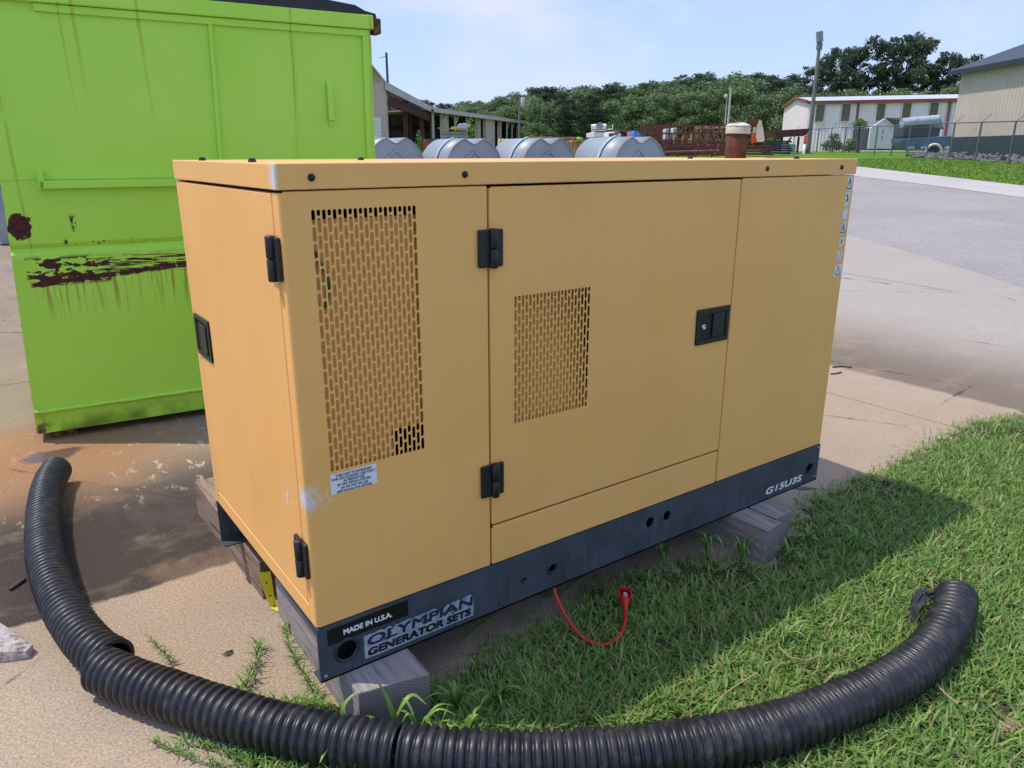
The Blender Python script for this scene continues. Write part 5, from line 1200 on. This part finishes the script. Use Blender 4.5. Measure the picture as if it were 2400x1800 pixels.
# ---- yard clutter
def block(name, label, cat_, px0, px1, py0, py1, D, depth, mt, group=None, bevel=.03):
    a = at(px0, py1, D); b = at(px1, py0, D); l0, l1 = (a - CAM).dot(RT), (b - CAM).dot(RT)
    zg = hD(D); base = LD((l0 + l1) / 2, D); t = thing(name, label, cat_, base, -R(35.6791), group)
    return t, (l1 - l0) / 2, max(.0, a.z - zg), b.z - zg
def crate(label, px0, px1, py0, D, depth, mt, grp):
    t, hw, z0, z1 = block('timber_crate', label, 'crate', px0, px1, py0, 357, D, depth, mt, grp)
    n = max(4, int(hw * 2 / .35)); 
    for i in range(n): MB().box(-hw + 2 * hw * i / n + .015, -hw + 2 * hw * (i + 1) / n - .015, -.03, .03, 0, z1 - .12).build('board', mt, t)
    MB().box(-hw - .1, hw + .1, -.15, depth, z1 - .1, z1).build('top', mt, t); MB().box(-hw + .05, hw - .05, .05, depth - .1, 0, z1 - .12).build('body', OLDW, t)
    return t
G_ = 'wooden crates and bins in the yard'
crate('orange plywood crate under a thin roof, nearest the bollards', 1243, 1292, 320, 46, 2, PLY, G_)
crate('grey topped timber crate behind the middle bin', 1273, 1305, 314, 50, 2, OLDW, G_)
crate('orange plywood crate with a long flat top', 1305, 1345, 321, 45, 2, PLY, G_)
crate('pale plywood crate standing above the bin gap', 1344, 1368, 328, 38, 1.5, PLY, G_)
crate('dark old board crate beside a pale plywood one', 1370, 1392, 322, 39, 1.5, OLDW, G_)
crate('orange plywood crate below the white truck', 1392, 1418, 321, 40, 1.5, PLY, G_)
t, hw, z0, z1 = block('lime_drum', 'small lime green drum on the pale crate', 'drum', 1352, 1364, 321, 329, 37.6, .3, GREEN); MB().lathe([(.0001, z0), (hw, z0), (hw, z1), (.0001, z1)], 14, Matrix.Translation((0, .2, 0))).build('shell', plain('lime_drum_paint', (.25, .55, .07), .5), t)
# truck
t, hw, z0, z1 = block('bucket_truck', 'white utility truck with boom turret seen over the crates', 'truck', 1390, 1422, 306, 352, 62, 3, WHITEP)
MB().prism([(-hw, 0, .5), (hw, 0, .5), (hw, 0, 1.5), (hw * .82, 0, z1), (-hw * .82, 0, z1), (-hw, 0, 1.5)], (0, 2.0, 0)).build('cab', WHITEP, t, bevel=.05)
MB().prism([(-hw * .9, -.02, 1.55), (hw * .9, -.02, 1.55), (hw * .76, -.02, z1 - .12), (-hw * .76, -.02, z1 - .12)], (0, .04, 0)).build('windscreen', GLASSD, t)
zt_ = zat(1405, 286, 62) - hD(62); MB().box(-.55, .45, .6, 1.6, z1, zt_ - .25).build('turret', WHITEP, t, bevel=.06)
MB().tube([(-.65, .5, zt_ - .35), (.5, .5, zt_ - .30)], .20, 10).build('boom', WHITEP, t); MB().tube([(-.02, .35, z1 + .35), (-.02, .30, z1 + .35)], .28, 14).build('hose_reel', GALV, t)
MB().tube([(.3, .6, z1 + .1), (1.05, .6, z1 + .1), (1.05, .6, z1 + .5)], .05, 6).build('mirror_arm', WHITEP, t); MB().box(-.1, .25, .55, .75, zt_ - .25, zt_ - .05).build('beacon', ORANGE, t)
for s_ in (-1, 1): MB().tube([(s_ * hw * .8 - .14, .9, .5), (s_ * hw * .8 + .14, .9, .5)], .5, 16).build('wheel', TYRE, t)
MB().box(-hw, hw + 1.4, 2.1, 6, .6, 1.5).build('bed', WHITEP, t)
# white pickup roof, canopy heap, barrels
t, hw, z0, z1 = block('parked_van', 'white van roof half hidden by the bin', 'van', 1424, 1445, 309, 345, 58, 2, WHITEP); MB().prism([(-hw, 0, .3), (hw, 0, .3), (hw, 0, 1.1), (hw * .85, 0, z1), (-hw * .85, 0, z1), (-hw, 0, 1.1)], (0, 3, 0)).build('body', WHITEP, t, bevel=.08); MB().prism([(-hw * .85, -.02, 1.15), (hw * .85, -.02, 1.15), (hw * .75, -.02, z1 - .1), (-hw * .75, -.02, z1 - .1)], (0, .03, 0)).build('window', GLASSD, t)
for s_ in (-1, 1): MB().tube([(s_ * hw * .8 - .1, .7, .32), (s_ * hw * .8 + .1, .7, .32)], .32, 14).build('wheel', TYRE, t)
t, hw, z0, z1 = block('arched_frame', 'dark rusty arched frame heap beside the blue barrel', 'frame', 1436, 1478, 307, 345, 50, 2, RUSTD)
for k in range(6):
    y = k * .35; MB().tube([(hw * math.cos(a), y, max(.05, z1 * (.45 + .55 * math.sin(a)))) for a in np.linspace(0, math.pi, 10)] if k else [(hw * math.cos(a), y, z1 * (.45 + .55 * math.sin(a))) for a in np.linspace(0, math.pi, 10)], .05, 6).build('hoop', RUSTD, t)
for s_ in (-1, 1): MB().box(s_ * hw - .06, s_ * hw + .06, -.06, 1.9, 0, z1 * .47).build('side_frame', RUSTD, t)
def barrel(label, px_, py0, D, mt, r=.3):
    p = LD(latof(px_, D), D); zt_ = zat(px_, py0, D) - p.z; t = thing('drum', label, 'drum', p, 0, 'drums in the yard')
    MB().lathe([(.0001, 0), (r, 0), (r, zt_ * .33), (r * 1.04, zt_ * .345), (r, zt_ * .36), (r, zt_ * .64), (r * 1.04, zt_ * .655), (r, zt_ * .67), (r, zt_), (r * .9, zt_ + .01), (.0001, zt_)], 18).build('shell', mt, t); MB().lathe([(r, zt_ - .02), (r * 1.03, zt_), (r, zt_ + .02), (r * .92, zt_ + .01)], 18).build('rim', mt, t)
barrel('bright blue plastic drum behind the rightmost bin', 1484, 307, 48, BLUEP, .22); barrel('orange red drum next to the blue drum', 1475, 309, 49, ORANGE, .18); barrel('dark green drum right of the blue drum', 1497, 310, 50, DGREEN, .34)
# rusty racks: posts, rails, hanging stock
def rack(label, px0, px1, y0, y1, D, nposts, grp='rusty pipe racks'):
    l0, l1 = latof(px0, D), latof(px1, D); b = LD((l0 + l1) / 2, D); t = thing('pipe_rack', label, 'rack', b, -R(35.6791), grp); hw = (l1 - l0) / 2; z1 = zat((px0 + px1) / 2, y0, D) - b.z; z0 = zat((px0 + px1) / 2, y1, D) - b.z
    for i in range(nposts): x = -hw + 2 * hw * i / (nposts - 1); MB().box(x - .05, x + .05, -.05, .05, 0, z1).build('post', RUSTS, t); MB().box(x - .05, x + .05, 1.15, 1.25, 0, z1).build('post', RUSTS, t)
    for zz in (z0, (z0 + z1) / 2, z1): MB().box(-hw - .1, hw + .1, -.09, -.052, zz - .06, zz + .05).build('rail', RUSTS, t); MB().box(-hw - .1, hw + .1, 1.11, 1.148, zz - .06, zz + .05).build('rail', RUSTS, t)
    return t, hw, z0, z1
t1, hw1, za1, zb1 = rack('long rusty rack holding white totes and timber behind the bins', 1508, 1700, 294, 331, 58, 11)
t2, hw2, za2, zb2 = rack('low rusty rack of scaffold frames left of the totes', 1500, 1552, 300, 335, 60, 8)
qq = random.Random(4)
t3, _a, _b, _c = rack('low front rusty rack of steel between the bins and the exhaust', 1560, 1722, 338, 350, 53, 9)
def instuff(name, label, cat_, px0, px1, py0, py1, D, mt, grp):
    l0, l1 = latof(px0, D), latof(px1, D); b = LD((l0 + l1) / 2, D); zt_ = zat(px0, py0, D); zb_ = max(zat(px0, py1, D), b.z); t = thing(name, label, cat_, b, -R(35.6791), grp); return t, (l1 - l0) / 2, zb_ - b.z, zt_ - b.z
for k, (a, b_, y0, y1, mt, lb_) in enumerate(((1556, 1570, 302, 328, WHITEP, 'white caged tote in the rusty rack, nearer the bins'), (1574, 1586, 300, 328, WHITEP, 'white caged tote in the rusty rack, beside pale boards'))):
    t, hw, z0, z1 = instuff('liquid_tote', lb_, 'tote', a, b_, y0, y1, 58.6, mt, 'totes in the rack'); MB().box(-hw, hw, 0, .9, z0 + .02, z1).build('tank', mt, t, bevel=.05)
    for i in range(4): x = -hw + 2 * hw * (i + .5) / 4; MB().box(x - .015, x + .015, -.04, -.01, z0, z1).build('cage_bar', GALV, t)
    MB().box(-hw, hw, -.02, .92, 0, z0 + .02).build('pallet', OLDW, t)
for k, (a, b_, y0, lb_) in enumerate(((1578, 1588, 314, 'bundle of pale boards in the rusty rack, left one'), (1598, 1612, 316, 'bundle of pale boards in the rusty rack, middle one'), (1618, 1632, 311, 'bundle of pale boards in the rusty rack by the logs'))):
    t, hw, z0, z1 = instuff('board_bundle', lb_, 'lumber', a, b_, y0, 356, 58.2, PLY, 'lumber bundles')
    for i in range(5): x = -hw + 2 * hw * i / 5; MB().box(x + .01, x + 2 * hw / 5 - .01, 0, .4, 0, z1 * qq.uniform(.85, 1)).build('board', PLY if i % 2 else LOGE, t)
# log heap
l0 = latof(1670, 58.5); b = LD(l0, 58.5); lg = thing('log_pile', 'heap of cut logs with pale ends stacked in the rack', 'logs', b, -R(35.6791))
zt_ = zat(1672, 296, 59) - b.z; k = 0
lm = MB().tube([(0, 0, 0), (0, 1.0, 0)], .13, 9).build('log', LOGM, lg); lm.data.materials.append(LOGE)
for p_ in lm.data.polygons:
    if abs(p_.normal.y) > .9: p_.material_index = 1
logs = []
z = .14
while z < zt_:
    wd = 1.9 * (1 - .35 * z / zt_)
    x = -wd + qq.uniform(0, .15)
    while x < wd: logs.append((x, qq.uniform(-.15, .25), z)); x += qq.uniform(.24, .30)
    z += .225
for i, p_ in enumerate(logs):
    o = lm if i == 0 else lm.copy()
    if i: COL.objects.link(o); o.parent = lg
    s_ = qq.uniform(.75, 1.15); o.location = p_; o.scale = (s_, 1, s_); o.rotation_euler = (qq.uniform(-.08, .08), 0, qq.uniform(-.25, .25))
# steel beam stacks on the verge
def beams(label, px0, px1, y0, y1, D, rows, mt=RUSTD, cols=2, grp='stacks of rusty steel'):
    l0, l1 = latof(px0, D), latof(px1, D); b = LD((l0 + l1) / 2, D); t = thing('steel_stack', label, 'steel', b, -R(35.6791), grp); hw = (l1 - l0) / 2; zt_ = zat((px0 + px1) / 2, y0, D) - b.z; h = zt_ / rows
    bm_ = None
    for r in range(rows):
        for c in range(cols):
            o = MB().box(-hw, hw, 0, .45, 0, h * .82).build('beam', mt, t) if bm_ is None else bm_.copy()
            if bm_ is not None: COL.objects.link(o); o.parent = t
            bm_ = bm_ or o; o.location = (qq.uniform(-.25, .25), c * .55 + qq.uniform(-.03, .03), r * h + .01); o.rotation_euler = (0, 0, qq.uniform(-.02, .02))
beams('wide low stack of red steel behind the rightmost bin', 1540, 1660, 341, 357, 51.5, 5, RUSTS); beams('tall stack of red steel behind the exhaust', 1660, 1740, 334, 357, 52, 6, RUSTD); beams('low stack of rusty beams at the left of the steel row', 1565, 1628, 344, 357, 48, 4); beams('rusty beam stack in the middle of the steel row', 1636, 1674, 336, 356, 49, 5, RUSTS); beams('rusty beam stack just left of the exhaust', 1676, 1712, 336, 358, 47, 5, RUSTS)
beams('long rusty beam stack right of the exhaust', 1745, 1806, 339, 354, 50, 4, RUSTS); beams('dark blue pipe stack behind the small utility box', 1796, 1852, 329, 352, 54, 6, plain('blue_black_pipe', (.02, .03, .055), .5), 2)
l0, l1 = latof(1560, 44), latof(1690, 44); b = LD(l0, 44); t = thing('pipe_rail', 'long red rusty pipe rail on short posts along the grass', 'rail', b, -R(35.6791))
Lr = l1 - l0; zr1 = zat(1620, 357.5, 44) - b.z; zr1 = max(zr1, .3); MB().tube([(0, 0, zr1 * .9), (Lr, .5, zr1 * 1.15)], .075, 10).build('rail', RUSTS, t)
for x in (.7, Lr * .55, Lr - .4): MB().tube([(x, .5 * x / Lr, -.3), (x, .5 * x / Lr, zr1)], .05, 8).build('post', RUSTS, t)
l0, l1 = latof(1810, 58), latof(1892, 58); b = LD((l0 + l1) / 2, 58); t = thing('flat_bed_stand', 'rusty flat steel bed raised on legs beside the light pole', 'stand', b, -R(35.6791)); hw = (l1 - l0) / 2; zA_ = zat(1850, 306, 58) - b.z; zB_ = zat(1850, 322, 58) - b.z
MB().prism([(-hw, 0, zA_), (hw, 0, zA_ + .15), (hw - .2, 0, zB_ + .1), (-hw + .15, 0, zB_)], (0, 2.2, 0)).build('bed', RUSTD, t)
for x in (-hw * .45, hw * .5): MB().box(x - .06, x + .06, .2, .35, -.2, zB_ + .05).build('leg', RUSTD, t); 
MB().bar((-hw * .45, .3, .1), (.1, .3, zB_), .1, .1).build('brace', RUSTD, t)
# utility box, marker post
def onlat(px_, py, name, label, cat_): D = 57; b = LD(latof(px_, D), D); return thing(name, label, cat_, b, -R(35.6791) + R(20)), b
t, b = onlat(1853, 355, 'utility_box', 'small pale green utility box on the verge', 'utility box'); zt_ = zat(1853, 337, 57) - b.z
MB().prism([(-.36, 0, 0), (.42, 0, 0), (.42, 0, zt_ * .85), (.30, 0, zt_), (-.22, 0, zt_), (-.34, 0, zt_ * .82)], (0, .7, 0)).build('cabinet', MINT, t, bevel=.03); MB().box(-.45, .5, -.1, .8, -.05, .06).build('pad', SHOU, t)
t, b = onlat(1884, 356, 'marker_post', 'orange and white marker post beside the light pole', 'post'); zt_ = zat(1884, 316, 57) - b.z
MB().lathe([(.09, -.1), (.09, zt_ * .5), (.0001, zt_ * .5)], 12).build('lower_tube', WHITEP, t); MB().lathe([(.10, zt_ * .5), (.11, zt_ * .95), (.06, zt_), (.0001, zt_)], 12).build('sleeve', ORANGE, t)
# garden shed, boat on trailer behind the fence
D5 = 66; l0 = latof(2062, D5); b = LD(l0, D5); t = thing('garden_shed', 'small white gabled shed with grey shingle roof behind the fence', 'shed', b, -R(35.6791) + R(8)); zt_ = zat(2062, 300, D5) - b.z; zp_ = zat(2062, 278, D5) - b.z; hw = 1.1
zt_ = max(zt_, 1.6); MB().prism([(-hw, 0, .2), (hw, 0, .2), (hw, 0, zt_), (0, 0, zp_), (-hw, 0, zt_)], (0, .15, 0)).build('gable_wall', WHITEP, t); MB().box(-hw + .02, hw + 4.2, .152, 2.6, .1, zt_).build('side_wall', SLATE, t)
MB().add([(-hw - .2, -.2, zt_ - .12), (0, -.2, zp_ + .06), (hw + 4.3, .4, zp_ + .06), (hw + 4.3, -.2, zt_ - .05), (hw + .2, -.25, zt_ - .1)], [(1, 0, 0), (1, 4, 3, 2)][1:]).build('roof', SHING, t).modifiers.new('t', 'SOLIDIFY').thickness = .08
MB().box(-.35, .35, -.04, .0, .25, 1.75).build('door', WHITEP, t, bevel=.02)
for z_ in (.5, 1.0): MB().box(-.02, .02, -.07, -.042, z_ + .4, z_ + .75).build('door_strap', BLACKP, t)
D6 = 60; l0, l1 = latof(2108, D6), latof(2226, D6); b = LD((l0 + l1) / 2, D6); t = thing('boat', 'blue grey boat with a silver canopy on its trailer behind the fence', 'boat', b, -R(35.6791)); hw = (l1 - l0) / 2
zq = lambda py: zat(2160, py, D6) - b.z
m = MB(); m.prism([(-hw, 0, zq(325)), (hw, 0, zq(318)), (hw, 0, zq(340)), (hw * .6, 0, zq(347)), (-hw * .8, 0, zq(348)), (-hw * .97, 0, zq(335))], (0, 1.7, 0)); m.build('hull', BLUEB, t, bevel=.04)
MB().box(-hw * .95, hw * .42, .1, 1.6, zq(322), zq(296)).build('cover', SLATE, t, bevel=.1)
m = MB(); m.tube([(-hw * .95, .5, zq(288)), (-hw * .3, .5, zq(284)), (hw * .45, .5, zq(280))], .36, 12); m.build('canopy_roll', TARP, t)
MB().tube([(hw * .28, -.35, zq(357)), (hw * .28, -.1, zq(357))], .42, 18).build('wheel', TYRE, t)
MB().tube([(hw * .28 + .58 * math.cos(a), -.24, zq(357) + .58 * math.sin(a)) for a in np.linspace(.1, math.pi - .1, 10)], .10, 6).build('fender', WHITEP, t)
MB().bar((-hw * .8, 0, zq(352)), (hw * .9, 0, zq(350)), .1, .12).build('trailer_frame', GALV, t)
for x in (-hw * .6, -hw * .1): MB().box(x - .2, x + .2, -.28, -.1, zq(349), zq(343)).build('step_plate', TARP, t)
# pallet of wrapped sheets, bollards, saplings
D7 = 36; l0, l1 = latof(1036, D7), latof(1095, D7); b = LD((l0 + l1) / 2, D7); t = thing('sheet_pallet', 'leaning stack of grey metal sheets topped by a plank', 'sheets', b, -R(35.6791)); hw = (l1 - l0) / 2; zt_ = zat(1065, 307, D7) - b.z
for i in range(9): z = .1 + (zt_ - .1) * i / 9; MB().box(-hw * qq.uniform(.9, 1.05), hw * qq.uniform(.9, 1.05), 0, 1.2, z, z + (zt_ - .1) / 9 * .86).build('sheet', SHEETM, t)
MB().bar((-hw * 1.25, -.1, zt_ + .12), (hw * 1.2, -.1, zt_ + .02), .18, .07).build('plank', PLY, t); MB().box(-.12, .14, -.22, .02, zt_ + .08, zt_ + .18).build('clamp', YELB, t)
MB().prism([(.1, 0, zt_ + .1), (.75, 0, zt_ + .08), (.7, 0, zt_ + .24), (.5, 0, zt_ + .34), (.2, 0, zt_ + .30)], (0, .6, 0)).build('sheet_roll', TARP, t, bevel=.03)
MB().box(-hw, hw, .02, 1.1, -.05, .1).build('pallet', OLDW, t)
for k, (px_, lb_) in enumerate(((1171, 'yellow bollard nearest the panelled front of the shed'), (1179, 'middle one of three yellow bollards by the shed'), (1186, 'yellow bollard farthest right by the shed'))):
    D = 62; b = LD(latof(px_, D), D); zt_ = zat(px_, 325, D) - b.z; o = MB().lathe([(.13, -.1), (.13, zt_ - .08), (.09, zt_ - .02), (.0001, zt_)], 12).build('bollard', YELLOW, None, loc=b); tag(o, lb_, 'bollard', 'yellow bollards by the shed')
D = 60; b = LD(latof(1022, D), D); t = thing('parked_car', 'red roofed car parked in front of the open shed', 'car', b, -R(35.6791)); zt_ = zat(1022, 326, D) - b.z
MB().prism([(-.95, 0, .3), (.95, 0, .3), (.95, 0, .9), (.75, 0, zt_ - .08), (-.75, 0, zt_ - .08), (-.95, 0, .9)], (0, 4, 0)).build('body', REDP, t, bevel=.06); MB().prism([(-.8, -.02, .95), (.8, -.02, .95), (.68, -.02, zt_ - .16), (-.68, -.02, zt_ - .16)], (0, .03, 0)).build('rear_window', GLASSD, t)
for s_ in (-1, 1): MB().tube([(s_ * .8 - .1, .6, .3), (s_ * .8 + .1, .6, .3)], .3, 14).build('wheel', TYRE, t)

# ---- trees
def crown_mesh(seed, n, blobs, leaf, flat=.5):
    q = np.random.default_rng(seed); B = np.array(blobs); wgt = B[:, 3] ** 2; k = q.choice(len(B), n, p=wgt / wgt.sum())
    d = q.normal(size=(n, 3)); d /= np.linalg.norm(d, axis=1)[:, None]; r = B[k, 3] * (.25 + 1.05 * q.random(n) ** .7)
    c = B[k, :3] + d * r[:, None] * np.array([1.2, 1.2, .75])
    u = q.normal(size=(n, 3)); u /= np.linalg.norm(u, axis=1)[:, None]; v = np.cross(u, d + q.normal(size=(n, 3)) * flat); v /= np.linalg.norm(v, axis=1)[:, None]
    s = leaf * q.uniform(.6, 1.3, n)[:, None]; t = .35 + .5 * q.random((n, 1))
    V = np.stack([c - u * s, c + v * s * t, c + u * s, c - v * s * t], 1).reshape(-1, 3)
    me = bpy.data.meshes.new('crown'); me.vertices.add(len(V)); me.vertices.foreach_set('co', V.astype('f').ravel()); me.loops.add(4 * n); me.loops.foreach_set('vertex_index', np.arange(4 * n, dtype='i')); me.polygons.add(n); me.polygons.foreach_set('loop_start', np.arange(n, dtype='i') * 4); me.polygons.foreach_set('loop_total', np.full(n, 4, 'i')); me.update(calc_edges=True); return me
def broad_blobs(seed, h=1.0):
    q = random.Random(seed); o_ = []
    for i in range(46):
        z = q.uniform(.12, .97); wr = .30 * math.sin(math.pi * min(1, (z + .12) / 1.12)) ** .6; a = q.uniform(0, 6.283); rr = wr * q.uniform(.2, 1)
        o_.append((rr * math.cos(a), rr * math.sin(a), z - .08, q.uniform(.05, .11)))
    return o_
def pine_blobs(seed):
    q = random.Random(seed); o_ = []
    for i in range(64):
        z = q.uniform(.36, .99); wr = .27 * math.sin(math.pi * (z - .30) / .80) ** .6; a = q.uniform(0, 6.283); rr = wr * q.uniform(.25, 1.05)
        o_.append((rr * math.cos(a), rr * math.sin(a), z - .04, q.uniform(.022, .060)))
    return o_
BROAD = [crown_mesh(s_, 7000, broad_blobs(s_), .017) for s_ in range(6)]
PINES = [crown_mesh(40 + s_, 8000, pine_blobs(40 + s_), .013) for s_ in range(4)]
SAPC = crown_mesh(90, 420, [(0, 0, .12 + .86 * i / 9, .20 * (1 - .85 * i / 10)) for i in range(10)], .05)
def trunk_mesh(seed, pine):
    q = random.Random(seed); mb = MB(); P = [(q.uniform(-.01, .01) * i, q.uniform(-.01, .01) * i, (.88 if pine else .7) * i / 6) for i in range(7)]
    mb.tube(P, [.020 * (1 - .13 * i) for i in range(7)], 7)
    for _ in range(9):
        i = q.randint(3, 6) if pine else q.randint(2, 5); a = q.uniform(0, 6.283); l = q.uniform(.07, .14); p = Vector(P[i]); mb.tube([p, p + Vector((math.cos(a) * l * .6, math.sin(a) * l * .6, l * .35)), p + Vector((math.cos(a) * l, math.sin(a) * l, l * .5))], [.007, .005, .003], 5)
    me = bpy.data.meshes.new('trunk'); me.from_pydata(mb.v, [], mb.f); me.polygons.foreach_set('use_smooth', mb.sm); me.materials.append(BARK); return me
TRB = [trunk_mesh(s_, False) for s_ in range(3)]; TRP = [trunk_mesh(10 + s_, True) for s_ in range(3)]
for me in BROAD: me.materials.append(LEAFD)
for me in PINES: me.materials.append(LEAFP)
SAPC.materials.append(LEAFL)
tq = random.Random(31)
def tree(label, lat, D, H, kind, group, wide=1.0, dz=0, name=None):
    b = LD(lat, D, dz - .1); t = thing(name or ('pine_tree' if kind == 'p' else 'broadleaf_tree'), label, 'tree', b, tq.uniform(0, 6.28), group)
    c = obj('crown', tq.choice(PINES if kind == 'p' else BROAD), None, t); k = obj('trunk', tq.choice(TRP if kind == 'p' else TRB), None, t)
    for o in (c, k): o.scale = (H * wide, H * wide, H)
    return t
# skyline (pixel x, pixel y) of the wood
SKX = [860, 1000, 1060, 1100, 1180, 1250, 1330, 1400, 1480, 1560, 1640, 1716, 1780, 1850, 1900, 2060, 2300]; SKY = [236, 238, 246, 240, 222, 210, 200, 205, 200, 192, 185, 176, 195, 190, 215, 225, 225]
for row, (D, x0, x1, stp, dp) in enumerate(((112, 1030, 1900, 37, 26), (128, 990, 1920, 40, 8), (146, 960, 2260, 44, 0))):
    x = x0
    while x < x1:
        px_ = x + tq.uniform(-9, 9); dd = D + tq.uniform(-5, 5); H = zat(px_, np.interp(px_, SKX, SKY) + dp + tq.uniform(-3, 9), dd) - hD(dd)
        kind = 'p' if tq.random() < (.25 if row else .12) else 'b'
        tree('leafy green broadleaf tree in the wood behind the yard' if kind == 'b' else 'dark pine tree rising within the wood behind the yard', latof(px_, dd), dd, max(5, H) * 1.13, kind, 'trees of the wood behind the yard', tq.uniform(.85, 1.15) * (1.15 if row == 0 else 1.25))
        x += stp
for px_, py, lb_, kd, wd in ((1893, 150, 'dark pine at the left of the tall clump behind the white building', 'p', .95), (1935, 118, 'dark pine just right of the light pole', 'p', .9), (1985, 110, 'dark bushy pine left of the clump middle', 'p', .9), (2040, 92, 'tall dark pine in the middle of the clump', 'p', .85), (2095, 84, 'tallest dark pine of the clump', 'p', .85), (2140, 90, 'dark pine with an open crown right of the tallest', 'p', .8), (2190, 126, 'dark pine lower down beside the tan warehouse', 'p', .9), (2238, 136, 'dark pine at the right of the clump by the warehouse roof', 'p', .9)):
    D = 108 + tq.uniform(-4, 6); tree(lb_, latof(px_, D), D, (zat(px_, py, D) - hD(D)) * 1.05, kd, 'tall pines behind the white building', wd)
for px_, py, lb_ in ((1850, 188, 'bright green tree beside the left corner of the white building'), (1915, 205, 'low green tree between the pines, left one'), (1985, 200, 'low green tree in front of the tall pines'), (2075, 196, 'low green tree below the tallest pine'), (2150, 200, 'low green tree at the right under the pines'), (2215, 190, 'low dark green tree beside the warehouse wall')):
    D = 100; tree(lb_, latof(px_, D), D, (zat(px_, py, D) - hD(D)) * 1.02, 'b', 'low trees behind the white building', 1.2)
for px_, py, D, lb_ in ((983, 306, 30, 'bright green young conifer left of the sheet stack'), (1106, 277, 30, 'bright green young conifer right of the sheet stack')):
    b = LD(latof(px_, D), D); H = zat(px_, py, D) - b.z; t = thing('sapling', lb_, 'sapling', b, 0, 'bright saplings in the yard'); c = obj('crown', SAPC, None, t); c.scale = (H * .75, H * .75, H); k = MB().tube([(0, 0, 0), (0, 0, H * .9)], [.025, .006], 6).build('stem', BARK, t)
# vine clump on the fence
b = LD(latof(2008, 63), 63); t = thing('vine_clump', 'leafy vine clump topping a dead trunk by the fence', 'shrub', b); zt_ = zat(2008, 279, 63) - b.z
c = obj('foliage', crown_mesh(77, 900, [(0, 0, .84, .14), (.14, 0, .86, .11), (-.14, 0, .82, .12), (.02, .05, .94, .10), (.26, 0, .80, .07), (0, 0, .5, .06), (.02, 0, .3, .06)], .03), LEAFL, t); c.scale = (zt_,) * 3
MB().tube([(0, 0, -.1), (.05, 0, zt_ * .4), (-.05, 0, zt_ * .8)], [.16, .12, .08], 7).build('stem', BARK, t)
for k, (px_, lb_) in enumerate(((1950, 'scrubby grey green bush behind the fence near the pole'), (1990, 'low weedy bush at the fence foot'))):
    b = LD(latof(px_, 66), 66); t = thing('bush', lb_, 'bush', b, 0, 'bushes at the fence'); c = obj('foliage', crown_mesh(80 + k, 700, [(0, 0, .3, .35), (.4, 0, .35, .3), (-.4, .1, .25, .3), (.1, 0, .7, .25)], .08), LEAFD, t); c.scale = (1.5, 1.2, 1.6 - .5 * k); MB().tube([(0, 0, -.1), (0, 0, .8)], .05, 5).build('stem', BARK, t)
# taller grass on the far verge
VP = []
vg = [(G0.x, G0.y), (G1.x, G1.y)]
n = 110000; t_ = rng.uniform(-.05, 1.0, n); off_ = rng.uniform(.05, 11, n)
gx = G0.x + (G1.x - G0.x) * t_ + RT.x * off_; gy = G0.y + (G1.y - G0.y) * t_ + RT.y * off_
dd = (gx - CAM.x) * FW.x + (gy - CAM.y) * FW.y
VP = np.stack([gx, gy, np.interp(dd, HD, HZ) - .085], 1)
VB = mat('verge_blade', lambda N: N.set(col=N.ramp(N.island(), (0, (.10, .20, .025)), (.6, (.16, .29, .04)), (1, (.26, .34, .08))), rough=.7, spec=.2))
o = stuff(blades('verge_grass', VP, .05, .10, .012, .026, VB, (.1, .9), .5)); tag(o, 'mown bright green grass verge between road and fence', 'grass')
